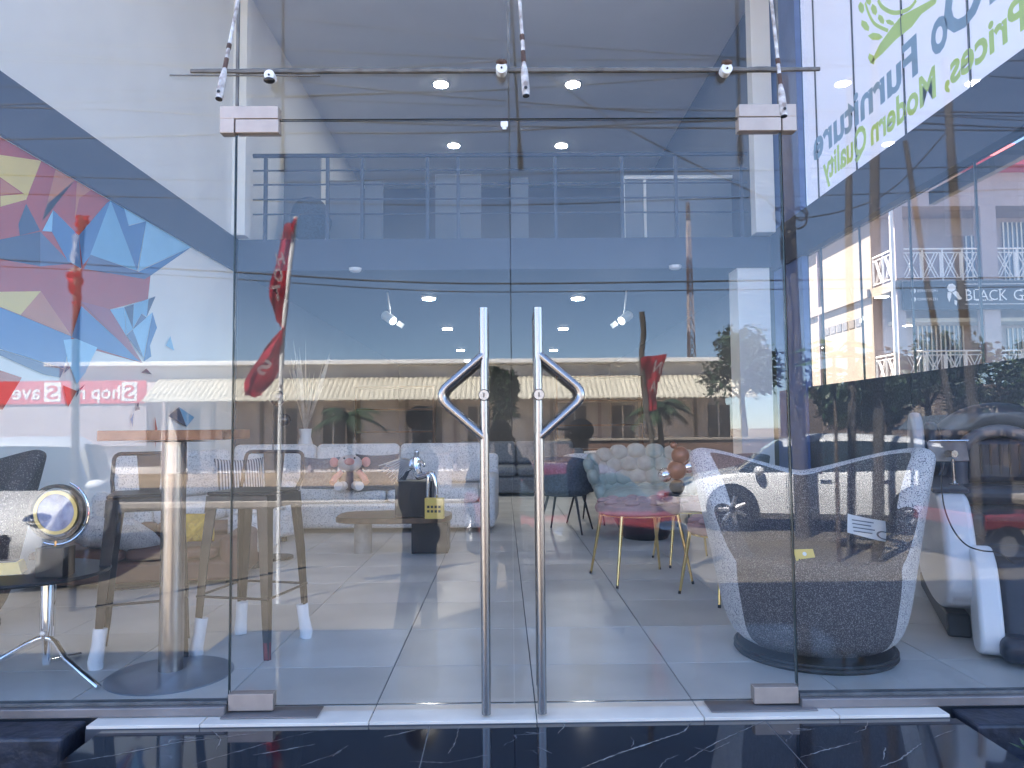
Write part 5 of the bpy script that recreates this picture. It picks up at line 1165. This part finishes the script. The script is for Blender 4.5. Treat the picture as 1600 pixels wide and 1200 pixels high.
wires = [([(0, 69), (400, 75), (790, 92), (1150, 93)], 'highest'), ([(0, 80), (150, 90), (400, 119), (650, 146), (800, 158)], 'crossing'), ([(0, 95), (400, 103), (600, 106), (690, 101)], 'second'), ([(0, 135), (400, 149), (560, 158), (800, 166), (1150, 173)], 'third'), ([(0, 167), (200, 172), (345, 181), (560, 190), (800, 197), (1150, 200)], 'fourth'),
 ([(0, 218), (200, 214), (440, 208), (640, 208), (800, 204), (980, 194), (1190, 186)], 'fifth'), ([(0, 273), (240, 280), (500, 284), (800, 272), (1190, 266)], 'sixth'), ([(0, 302), (370, 312), (500, 317), (795, 320), (1190, 308)], 'seventh'), ([(0, 405), (100, 411), (400, 427), (600, 439), (800, 443), (1200, 438)], 'eighth'), ([(0, 416), (110, 421), (400, 438), (620, 452), (800, 456), (1200, 452)], 'ninth'),
 ([(400, 23), (800, 65), (1150, 90)], 'steep'), ([(800, 140), (440, 152)], 'rising'), ([(440, 150), (800, 139), (1150, 115), (1300, 105)], 'slowly rising'), ([(830, 100), (945, 180), (1030, 228), (1130, 278), (1190, 306)], 'diagonal'), ([(1190, 306), (1250, 340), (1380, 305), (1480, 205)], 'slack'), ([(1360, 175), (1600, 188)], 'short upper'), ([(1390, 190), (1600, 200)], 'short lower'), ([(1200, 172), (1600, 176)], 'street end')]
for k, (ps, nm) in enumerate(wires):
    dist = 13 + (k % 4)*1.7; 
    e0 = Vector((*ps[0], 0)); e1 = Vector((*ps[-1], 0))
    P = [mirror(*q, dist) for q in ps]
    if len(P) > 2 and nm not in ('diagonal', 'slack', 'rising'):
        P = [P[0] + (P[0] - P[1])*2.5] + P + [P[-1] + (P[-1] - P[-2])*1.5]
    tag(MB().tube(spline(P, 5), .0110 + .0025*(k % 3), 5).build('overhead_wire', M['wire']), 'thin dark overhead street wire, the %s one in the reflected sky' % nm, 'wire', 'overhead wires along the street')

# flags
def flag(px_b, pole_pts, dist, cloth, text, label, dark=False, polem='white', poler=.022):
    pts = [mirror(*q, dist) for q in pole_pts]; b = pts[-1]; t = thing('flag', label, 'flag', (b.x, b.y, GZ), 0, 'feather flags along the verge'); o = Vector((b.x, b.y, GZ))
    P = [q - o for q in pts]; P.append(Vector((P[-1].x, P[-1].y, 0)))
    MB().tube(spline(P, 4), poler, 8).build('pole', M[polem], t)
    for cl, rows in cloth:
        A = [mirror(*r_[0], dist) - o for r_ in rows]; B = [mirror(*r_[1], dist) - o for r_ in rows]
        n = len(rows) - 1
        def f(a, v):
            i = min(int(a*n), n-1); s = a*n - i; l, r2 = A[i].lerp(A[i+1], s), B[i].lerp(B[i+1], s); q = l.lerp(r2, v); return q + Vector((0, .04*math.sin(9*v + 5*a) + .03*math.sin(14*a), 0))
        MB().grid(f, n*5, 10).build('cloth', M[cl], t, ang=180)
    for s, (cx, cy), h, rot in text:
        c = mirror(cx, cy, dist - .12) - o; cr, sr = math.cos(rot), math.sin(rot)
        letters(s, 'lettering', M['flag_white'], lambda u, v, n: c + Vector((-(u*cr - v*sr) + h*.3, .03, u*sr + v*cr - h*.4)), h*.62*len(s), h, t, bold=.03)
    return t
flag(0, [(462, 338), (452, 420), (442, 520), (438, 620), (436, 760)], 7.2, [('flag_cloth', [((445, 352), (464, 340)), ((440, 380), (456, 365)), ((432, 410), (454, 400)), ((424, 440), (452, 440)), ((420, 465), (450, 475)), ((428, 500), (446, 505)), ((440, 510), (444, 515))]), ('flag_cloth', [((438, 518), (443, 512)), ((415, 545), (440, 545)), ((398, 570), (436, 572)), ((382, 600), (430, 590)), ((378, 616), (418, 606)), ((400, 622), (410, 616))])],
     [('H', (441, 405), .12, -.25), ('O', (438, 430), .13, -.2), ('T', (436, 458), .14, -.2), ('S', (405, 578), .15, .7)], 'tall faded red flag with white letters beside the door edge')
flag(0, [(128, 338), (121, 420), (119, 480), (117, 560), (116, 760)], 7.0, [('flag_cloth', [((122, 336), (143, 338)), ((118, 350), (128, 350)), ((119, 366), (126, 366))]), ('flag_white', [((118, 366), (126, 366)), ((112, 400), (126, 400)), ((108, 425), (127, 424))]), ('flag_cloth', [((107, 425), (129, 423)), ((106, 440), (124, 438)), ((112, 462), (124, 458)), ((114, 475), (122, 475))])], [], 'tattered red and white flag in front of the mural', polem='pole_wood', poler=.035)
flag(0, [(1003, 487), (1006, 520), (1003, 555), (1006, 600), (1012, 650), (1020, 700)], 8.0, [('flag_cloth', [((1000, 558), (1042, 553)), ((1001, 575), (1037, 570)), ((1003, 590), (1037, 582)), ((1006, 610), (1028, 600)), ((1010, 630), (1026, 625)), ((1013, 643), (1024, 640))])], [('N', (1025, 576), .13, .25), ('A', (1019, 606), .12, .2)], 'ragged red flag with a white N on a bamboo pole', polem='pole_wood', poler=.03)

# ------------------------------------------------------------------ vehicles
def car(label, name, loc, rz, L, W, H, paint, suv=True, group=None):
    t = thing(name, label, 'car', loc, rz, group)
    # stations along x (front at +x): x, belt/bonnet height, roof height or 0, half width
    hl = L/2; r_ = .34 if suv else .30; g = .19 if suv else .15; K = H/1.62
    st = [(-hl, .62, 0, .80), (-hl+.05, .95, 0, .90), (-hl+.16, 1.02, 1.12, .95), (-hl+.45, 1.04, 1.46, .98), (-hl+.9, 1.03, 1.57, 1), (-.45, 1.0, 1.62, 1), (.15, .99, 1.60, 1), (.55, .985, 1.50, 1), (.90, .98, 1.25, 1), (1.22, .975, 1.0, .99), (1.5, .93, 0, .97), (hl-.30, .86, 0, .93), (hl-.08, .72, 0, .84), (hl, .52, 0, .74)]
    if not suv: st = [(x, b*.88, r2*.88, w) for x, b, r2, w in st]
    vs = []; n = 0; hw = W/2; rows = []
    for x, b, r2, w in st:
        b *= K; r2 = r2*K if r2 else b + .012
        r2 = max(r2, b + .012); wr = w*.74 if r2 > b + .05 else w*.70
        rows.append([(x, w*hw*.86, g), (x, w*hw*.98, g + .10), (x, w*hw, .55*K), (x, w*hw*.985, b - .05), (x, w*hw*.945, b), (x, (wr + .03)*hw*1.04, b + (r2 - b)*.82), (x, wr*hw*.90, r2 - .008), (x, 0, r2 + .01)])
    full = [r_0 + [(p[0], -p[1], p[2]) for p in reversed(r_0[:-1])] for r_0 in rows]; n = len(full[0])
    vs = [p for r2 in full for p in r2]; fb_, fg = [], []
    for i in range(len(full)-1):
        for j in range(n-1):
            q = (i*n+j, (i+1)*n+j, (i+1)*n+j+1, i*n+j+1); gl = j in (4, n-6) and 2 <= i <= 8
            ws = j in (5, 6, n-8, n-7) and i in (7, 8); rw = j in (5, 6, n-8, n-7) and i in (2,)
            (fg if gl or ws or rw else fb_).append(q)
    fb_ += [tuple(range(n)), tuple(reversed([(len(full)-1)*n + j for j in range(n)])), ]
    for i in range(len(full)-1): fb_.append((i*n, i*n + n-1, (i+1)*n + n-1, (i+1)*n))
    MB().add(vs, fb_).build('body', paint, t, ang=38); MB().add(vs, fg).build('windows', M['car_glass'], t, ang=38)
    for s in (-1, 1):
        for x in (.05, ) : MB().tube([(x, s*hw*.955, .97*K if suv else .87*K), (x, s*hw*.80, 1.52*K*(1 if suv else .88))], .03, 6).build('door_pillar', M['black'], t)
        for x in (-L*.305, L*.315):
            MB().tube([(x, s*hw*.80, r_), (x, s*(hw + .004), r_)], r_ + .06, 28).build('wheel_arch', M['black'], t)
            wh = MB().tube([(x, s*hw*.78, r_), (x, s*(hw + .008), r_), (x, s*(hw + .018), r_)], [r_, r_, r_ - .03], 28).build('wheel', M['tyre'], t)
            MB().tube([(x, s*(hw + .0185), r_), (x, s*(hw + .022), r_)], r_*.70, 24).build('rim', M['gun'], wh)
            for k in range(7):
                a = 2*math.pi*k/7; MB().tube([(x + .05*math.cos(a), s*(hw + .026), r_ + .05*math.sin(a)), (x + r_*.64*math.cos(a), s*(hw + .026), r_ + r_*.64*math.sin(a))], [.045, .030], 6).build('spoke', M['rim'], wh)
        MB().ell((hl - .22, s*hw*.66, .74*K), (.20, .16, .07), 16, 10).build('headlight', M['chrome'], t); MB().ell((-hl + .10, s*hw*.72, .90*K), (.08, .13, .09), 14, 10).build('tail_light', M['car_red'], t)
        mr_ = MB().ell((.95, s*(hw + .06), 1.02*K), (.08, .11, .07), 14, 10).build('mirror', paint, t)
        for x in (.0, -.85): MB().tube([(x - .10, s*(hw + .012), .86*K), (x + .06, s*(hw + .012), .86*K)], .012, 6).build('door_handle', M['chrome'], t)
        for x in (.55, -.42): MB().box(x - .003, x + .003, s*hw*1.0 - .004, s*hw + .003, .38, .92*K).build('door_seam', M['black'], t, smooth=False)
    MB().box(hl - .02, hl + .012, -hw*.42, hw*.42, .36, .60).build('grille', M['black'], t, bevel=.01); MB().box(hl + .013, hl + .018, -.24, .24, .40, .50).build('number_plate', M['paper'], t, smooth=False)
    MB().box(-hl - .018, -hl - .001, -.24, .24, .60, .70).build('number_plate', M['paper'], t, smooth=False)
    return t
c = mirror(1275, 790, 12.2); car('white sports utility car parked across the apron beyond the swivel chair', 'parked_car', (c.x, c.y, GZ), R(180 + 14), 4.3, 1.80, 1.50, M['car_white'], group='cars parked before the shop')
c = mirror(30, 790, 9.6); car('white parked car facing the mural side of the shop', 'parked_car', (c.x, c.y, GZ), R(90 - 20), 4.3, 1.85, 1.58, M['car_white'], group='cars parked before the shop')
c = Vector((1.22 - 1.95*math.cos(R(74)), -(7.2 - 2.834) - 1.95*math.sin(R(74)), 0)); car('low red parked car facing the door', 'parked_car', (c.x, c.y, GZ), R(74), 3.9, 1.66, 1.36, M['car_red'], suv=False, group='cars parked before the shop')
# tricycle taxi
p = mirror(1610, 700, 9.2); t = thing('tricycle_taxi', 'three wheeled taxi with a dark grey canopy', 'tricycle', (p.x, p.y, GZ), R(-8))
MB().prism(spline([(-1.3, 1.62), (-1.0, 1.74), (.4, 1.78), (1.0, 1.70), (1.25, 1.55), (1.0, 1.60), (-1.28, 1.56), (-1.3, 1.62)], 3)[:-1], lambda u, v: Vector((u, -.62, v)), (0, 1.24, 0)).build('canopy', M['slate_fab'], t)
for x, y in ((-1.2, -.58), (-1.2, .58), (.1, -.58), (.1, .58), (1.05, -.5), (1.05, .5)): MB().tube([(x, y, .5), (x*.97, y, 1.62)], .022, 8).build('canopy_post', M['black'], t)
MB().box(-1.2, .2, -.6, .6, .42, .60).build('floor_pan', M['car_red'], t, bevel=.03); MB().box(-1.15, -.75, -.55, .55, .61, 1.15).build('seat', M['dark_leather'], t, bevel=.05)
MB().prism([(.9, .45), (1.35, .5), (1.25, .95), (1.0, 1.05)], lambda u, v: Vector((u, -.45, v)), (0, .9, 0)).build('nose', M['car_red'], t, bevel=.04); MB().add([(1.03, -.45, 1.06), (1.03, .45, 1.06), (1.02, .45, 1.58), (1.02, -.45, 1.58)], [(0, 1, 2, 3)]).build('windscreen', M['car_glass'], t, solid=.01)
for x, y in ((-.9, -.55), (-.9, .55), (1.25, 0)):
    w_ = MB().tube([(x, y - .05, .24), (x, y + .05, .24)], .24, 22).build('wheel', M['tyre'], t); MB().tube([(x, y - .055, .24), (x, y + .055, .24)], .12, 16).build('rim', M['rim'], w_)

# ------------------------------------------------------------------ building seen through the side windows
YF = 19.2; XC = atY(1398, 450, YF).x
t = thing('corner_building', 'cream and mauve building with white balcony railings seen through the side window', 'building', (0, 0, 0))
Z = lambda py, px=1480: atY(px, py, YF).z
X = lambda px: atY(px, 440, YF).x
zu, zl, ztop = Z(438), Z(600), Z(270)
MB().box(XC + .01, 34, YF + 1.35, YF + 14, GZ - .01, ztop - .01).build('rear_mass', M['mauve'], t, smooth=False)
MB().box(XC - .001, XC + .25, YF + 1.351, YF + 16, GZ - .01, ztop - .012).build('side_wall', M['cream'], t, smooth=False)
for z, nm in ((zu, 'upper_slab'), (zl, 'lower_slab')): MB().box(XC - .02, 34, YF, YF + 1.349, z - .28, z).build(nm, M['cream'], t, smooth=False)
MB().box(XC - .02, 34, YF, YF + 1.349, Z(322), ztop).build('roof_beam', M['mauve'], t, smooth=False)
MB().box(XC - .7, 35, YF - .7, YF + 15, ztop + .001, ztop + .25).build('eave', M['red_banner'], t, smooth=False)
MB().add([(XC - .7, YF - .7, ztop + .26), (35, YF - .7, ztop + .26), (35, YF + 15, ztop + .26), (XC - .7, YF + 15, ztop + .26), (XC + 6, YF + 6, ztop + 3.2), (29, YF + 6, ztop + 3.2)], [(0, 1, 5, 4), (1, 2, 5), (2, 3, 4, 5), (3, 0, 4)]).build('roof', M['roof_red'], t, smooth=False)
for a, b in ((1400, 1413), (1535, 1560), (1690, 1715), (1860, 1890)):
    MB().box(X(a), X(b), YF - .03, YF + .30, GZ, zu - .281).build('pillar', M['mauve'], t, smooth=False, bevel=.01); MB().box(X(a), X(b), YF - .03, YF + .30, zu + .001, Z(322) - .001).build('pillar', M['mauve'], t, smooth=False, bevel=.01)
MB().tube([(XC - .06, YF - .05, GZ), (XC - .06, YF - .05, ztop)], .055, 10).build('drain_pipe', M['white'], t)
MB().tube([(XC - .06, YF + 5.2, GZ), (XC - .06, YF + 5.2, ztop)], .05, 10).build('drain_pipe', M['mauve'], t)
for (a, b, c0, c1) in ((1511, 1537, 352, 438), (1570, 1690, 330, 438), (1430, 1500, 500, 598), (1570, 1680, 505, 598)):
    f = MB().box(X(a)*1.06, X(b)*1.06, YF + 1.30, YF + 1.349, Z(c1) - .1, Z(c0)).build('window', mat('blue_grey_pane', (0.12, 0.15, 0.20), .1), t, smooth=False)  # panes in one even blue-grey
    n = max(3, int((b - a)/7))
    for k in range(n + 1): MB().box(X(a)*1.06 + (X(b)-X(a))*1.06*k/n - .02, X(a)*1.06 + (X(b)-X(a))*1.06*k/n + .02, YF + 1.27, YF + 1.299, Z(c1) - .1, Z(c0)).build('window_bar', M['white'], f, smooth=False)
def rail_panel(P0, P1, z0, h, n, name='railing'):
    P0, P1 = Vector(P0), Vector(P1); L = (P1 - P0).length; d = (P1 - P0).normalized()
    pt = lambda u, v: Vector((P0.x + d.x*u, P0.y + d.y*u, z0 + v))
    rt = MB().tube([pt(0, h), pt(L, h)], .028, 6).build(name, M['white'], t)
    def bar(a, b, r2=.016): MB().tube([pt(*a), pt(*b)], r2, 5).build('bar', M['white'], rt)
    bar((0, .10), (L, .10)); bar((0, h - .12), (L, h - .12))
    for k in range(n + 1): bar((L*k/n, 0), (L*k/n, h), .026)
    for k in range(n):
        a, b = L*k/n, L*(k+1)/n; w = b - a; hh = h - .12
        bar((a, .10), (a + w*.62, hh)); bar((a + w*.62, .10), (a, hh)); bar((a + w*.16, .10), (a + w*.78, hh)); bar((a + w*.78, .10), (a + w*.16, hh))
        bar((a + w*.88, .10), (a + w*.88, hh)); bar((a + w*.94, .10), (a + w*.94, hh))
hR = Z(388) - zu
for (a, b, n) in ((1413, 1538, 4), (1560, 1690, 4)):
    rail_panel((X(a), YF + .06, 0), (X(b), YF + .06, 0), zu, hR, n); rail_panel((X(a), YF + .06, 0), (X(b), YF + .06, 0), zl, Z(548) - zl, n)
rail_panel((XC + .04, YF + .15, 0), (XC + .04, YF + 1.34, 0), zu, hR, 2); rail_panel((XC + .04, YF + .15, 0), (XC + .04, YF + 1.34, 0), zl, hR*.95, 2)
f = MB().box(XC - .012, XC - .002, YF + 2.0, YF + 5.0, zl + .2, zl + 2.35).build('blind_window', M['cream'], t, smooth=False)
for k in range(6): MB().box(XC - .03, XC - .013, YF + 2.1 + k*.48, YF + 2.48 + k*.48, zl + 2.05, zl + 2.32).build('vent_block', M['dark_int'], f, smooth=False)
MB().box(XC - .10, XC - .003, YF + 1.5, YF + 12, zu - .25, zu + .02).build('string_course', M['cream'], t, smooth=False)
MB().box(X(1420), X(1690), YF + .4, YF + 1.3, Z(500), Z(494)).build('canopy_sheet', M['awning'], t, smooth=False)
# its sign board
t = thing('salon_sign', 'navy sign board with white head emblem and lettering on the balcony front', 'shop sign', (0, YF - .12, 0))
zb, zt = Z(485), Z(441); MB().box(X(1405), X(1760), -.06, .0, zb, zt).build('board', M['navy_sign'], t, smooth=False)
def sg(s, a, b, y0, h): 
    za, zb2 = Z(y0), Z(y0 - h); letters(s, 'lettering', M['white'], lambda u, v, n: Vector((X(a) + u, -.072, za + v)), X(b) - X(a), zb2 - za, t, bold=-.005)
sg('BLACK', 1502, 1566, 471, 17); sg('GIRL', 1576, 1622, 471, 17)
def serif(pxs, y):
    for a in pxs: MB().box(X(a - 1.6), X(a + 4.2), -.073, -.070, Z(y) - .012, Z(y) + .012).build('serif', M['white'], t, smooth=False)
serif((1503, 1518, 1529, 1539, 1554, 1588), 471); serif((1503, 1518, 1554, 1588), 454.5)
sg('0594739291', 1427, 1458, 458, 4.5); sg('0594739291', 1427, 1458, 471, 4.5)
for y in (456, 469): MB().tube([(X(1421), -.075, Z(y)), (X(1421), -.06, Z(y))], .075, 20).build('icon_disc', M['white'], t)
for y in (446, 477): MB().box(X(1500), X(1760), -.074, -.0605, Z(y) - .008, Z(y) + .008).build('rule_line', M['white'], t, smooth=False)
def em(ps): MB().add([(X(a), -.074, Z(b)) for a, b in ps], [tuple(range(len(ps)))]).build('emblem_shape', M['white'], t, smooth=False)
em([(1473, 452), (1476, 446), (1482, 445), (1487, 449), (1486, 455), (1480, 458), (1476, 457)]); em([(1474, 458), (1480, 459), (1479, 466), (1476, 474), (1473, 466)])
em([(1481, 459), (1487, 456), (1491, 460), (1492, 464), (1496, 468), (1493, 470), (1490, 470), (1488, 467), (1484, 463)]); em([(1484, 470), (1488, 472), (1487, 479), (1484, 477)])
# distant side wall of the neighbouring plot, seen under the band
structure(MB().box(-60, 60, 61, 62, GZ, 4).build('far_boundary', M['cream'], smooth=False))

# ------------------------------------------------------------------ people, standing with their backs to the street and mirrored in the glass
def person(label, loc, rz, H, pose, shirt='shirt', cap=False, spec=False, shorts=False):
    t = thing('person', label, 'person', loc, rz, 'people mirrored in the shopfront'); s = H/1.75
    hy = pose.get('head_turn', 0)
    V = lambda x, y, z, r: (x*s, y*s, z*s, r*s if not isinstance(r, tuple) else (r[0]*s, r[1]*s))
    J = [V(0, 0, .96, (.155, .11)), V(0, 0, 1.10, (.135, .10)), V(0, .0, 1.27, (.165, .11)), V(0, .0, 1.40, (.13, .085)), V(0, .005, 1.47, .055), V(0, -.01, 1.54, .062), V(0, -.02, 1.62, (.078, .095)), V(0, -.02, 1.69, (.074, .09)), V(0, -.01, 1.735, (.045, .05))]
    E = [(i, i+1) for i in range(8)]
    def limb(pts, root):
        b = len(J); J.extend(V(*p) for p in pts); E.append((root, b)); E.extend((b+i, b+i+1) for i in range(len(pts)-1)); return b + len(pts) - 1
    L = pose['legs']; A = pose['arms']; ends = []
    for sx in (-1, 1):
        lg = L[0 if sx < 0 else 1]
        limb([(sx*.095, 0, .86, .088), (sx*(.10+lg[0]*.3), lg[1]*.3, .52, .062), (sx*(.10+lg[0]*.3), lg[1]*.3+.01, .40, .056), (sx*(.10+lg[0]), lg[1], .09, .036), (sx*(.11+lg[0]), lg[1]-.03, .045, .040), (sx*(.12+lg[0]), lg[1]-.16, .035, .034)], 0)
        ar = A[0 if sx < 0 else 1]; sh = (sx*.185, .0, 1.385, .060); e, w = ar
        limb([sh, (e[0], e[1], e[2], .043), (w[0], w[1], w[2], .028)], 3); ends.append((Vector(e), Vector(w)))
    body = skin('body', J, E, M['skin'], t, lv=2)
    hd = body
    # face and hair
    rot = Matrix.Rotation(hy, 3, 'Z'); c = Vector((0, -.02, 1.63))*s
    face = MB()
    face.ell(c + rot @ (Vector((0, -.092, -.005))*s), (.014*s, .02*s, .024*s), 10, 8); 
    for sx in (-1, 1): face.ell(c + rot @ (Vector((sx*.078, .005, 0))*s), (.012*s, .022*s, .032*s), 10, 8)
    face.ell(c + rot @ (Vector((0, -.082, -.052))*s), (.026*s, .012*s, .010*s), 10, 6); face.ell(c + rot @ (Vector((0, -.06, -.085))*s), (.035*s, .035*s, .03*s), 12, 8); face.build('face', M['skin'], t)
    hr = MB().ell(c + rot @ (Vector((0, .012, .035))*s), (.089*s, .108*s, .095*s), 20, 14).build('hair' if not cap else 'cap', M['hair'], t)
    for sx in (-1, 1): MB().ell(c + rot @ (Vector((sx*.032, -.083, .012))*s), (.013*s, .008*s, .008*s), 10, 6).build('eye', M['paper'], t)
    if cap: MB().ell(c + rot @ (Vector((0, -.13, .045))*s), (.068*s, .085*s, .010*s), 18, 8, M=rot).build('cap_brim', M['hair'], t)
    if spec:
        for sx in (-1, 1): MB().tube([c + rot @ (Vector((sx*.034 + .024*math.cos(a), -.103, .012 + .018*math.sin(a)))*s) for a in [2*math.pi*i/16 for i in range(17)]] + [], .0025, 6).build('spectacle_rim', M['black'], t)
        MB().tube([c + rot @ (Vector((.058, -.10, .015))*s), c + rot @ (Vector((.085, .0, .01))*s)], .0025, 6).build('spectacle_arm', M['black'], t)
    # clothes
    Js = [V(0, 0, .86, (.17, .135)), V(0, 0, .95, (.172, .13)), V(0, 0, 1.10, (.155, .118)), V(0, 0, 1.27, (.183, .128)), V(0, 0, 1.40, (.15, .10)), V(0, .005, 1.445, .072)]; Es = [(0, 1), (1, 2), (2, 3), (3, 4), (4, 5)]
    for k, sx in enumerate((-1, 1)):
        e = ends[k][0]; b = len(Js); m_ = Vector((sx*.185, 0, 1.385)).lerp(e, .75); Js += [V(sx*.190, 0, 1.38, .075), V(m_.x, m_.y, m_.z, .064)]; Es += [(4, b), (b, b+1)]
    skin('shirt', Js, Es, M[shirt], t, lv=2)
    Jt = [V(0, 0, .98, (.155, .118)), V(0, 0, .90, (.165, .12))]; Et = [(0, 1)]
    for k, sx in enumerate((-1, 1)):
        lg = L[k]; b = len(Jt); Jt += [V(sx*.09, 0, .78, .098), V(sx*(.10+lg[0]*.3), lg[1]*.3, .50, .080)] + ([] if shorts else [V(sx*(.10+lg[0]), lg[1], .10, .062)]); Et += [(1, b), (b, b+1)] + ([] if shorts else [(b+1, b+2)])
    skin('trousers' if not shorts else 'shorts', Jt, Et, M['trouser'], t, lv=2)
    for k, sx in enumerate((-1, 1)):
        lg = L[k]; MB().ell(Vector((sx*(.12+lg[0]), lg[1]-.08, .045))*s, (.052*s, .145*s, .046*s), 16, 10, .8).build('shoe', M['black'], t)
    # hands: palm with five curled fingers
    for k, sx in enumerate((-1, 1)):
        e, w = ends[k]; d = (w - e).normalized(); sd_ = d.cross(Vector((0, 0, 1)));
        if sd_.length < .1: sd_ = Vector((0, 1, 0))
        sd_.normalize(); up = sd_.cross(d); hm = MB(); pc = (w + d*.05)*s
        hm.ell(pc, (.052*s, .040*s, .016*s), 12, 8, M=Matrix((d, sd_, up)).transposed())
        for q, ln in enumerate((.060, .072, .076, .068)):
            b = w + d*.09 + sd_*(.030 - .020*q); hm.tube([b*s - d*.03*s, b*s, (b + d*ln*.5 - up*.012)*s, (b + d*ln*.75 - up*.038)*s], [.0095*s, .009*s, .0085*s, .006*s], 8)
        b = w + d*.03 + sd_*.035; hm.tube([b*s, (b + d*.03 + sd_*.022 - up*.008)*s, (b + d*.06 + sd_*.02 - up*.02)*s], [.012*s, .010*s, .007*s], 8)
        hm.build('hand', M['skin'], t)
    return t
# the photographer behind the camera, phone held up in both hands (facing the shop, +Y)
def mirrored_person(*a, **k): return person(*a, **k)
p = person('photographer in dark clothes holding up a phone with both hands', (-0.02, -3.22, GZ), R(180), 1.70, {'legs': ((.02, .0), (.03, -.03)), 'arms': (((-.27, -.16, 1.19), (-.09, -.36, 1.56)), ((.27, -.16, 1.19), (.09, -.36, 1.56)))})
t = thing('phone', 'dark phone held upright by the photographer', 'phone', (0.0, -2.845, 1.043))
MB().box(-.085, .045, -.0085, 0.0, -.038, .038).build('phone_body', M['black'], t, bevel=.0025)
for x in (-.07, ): 
    MB().tube([(x, -.0005, .022), (x, .002, .022)], .008, 14).build('lens', M['chrome'], t)
person('man in profile with short hair and spectacles in a dark shirt', (-0.61, -2.62, GZ), R(180 - 78), 1.80, {'legs': ((.0, -.05), (.0, .12)), 'arms': (((-.25, .04, 1.12), (-.23, -.03, .90)), ((.25, .04, 1.12), (.23, -.03, .90)))}, spec=True)
person('man in a black cap looking towards the photographer', (0.62, -3.05, GZ), R(180 + 80), 1.70, {'legs': ((.02, -.05), (.02, .06)), 'arms': (((-.26, .03, 1.12), (-.22, -.06, .90)), ((.26, .03, 1.12), (.22, -.06, .90)))}, cap=True)

# every thing name kept plain; objects that are parts only of the setting were tagged above
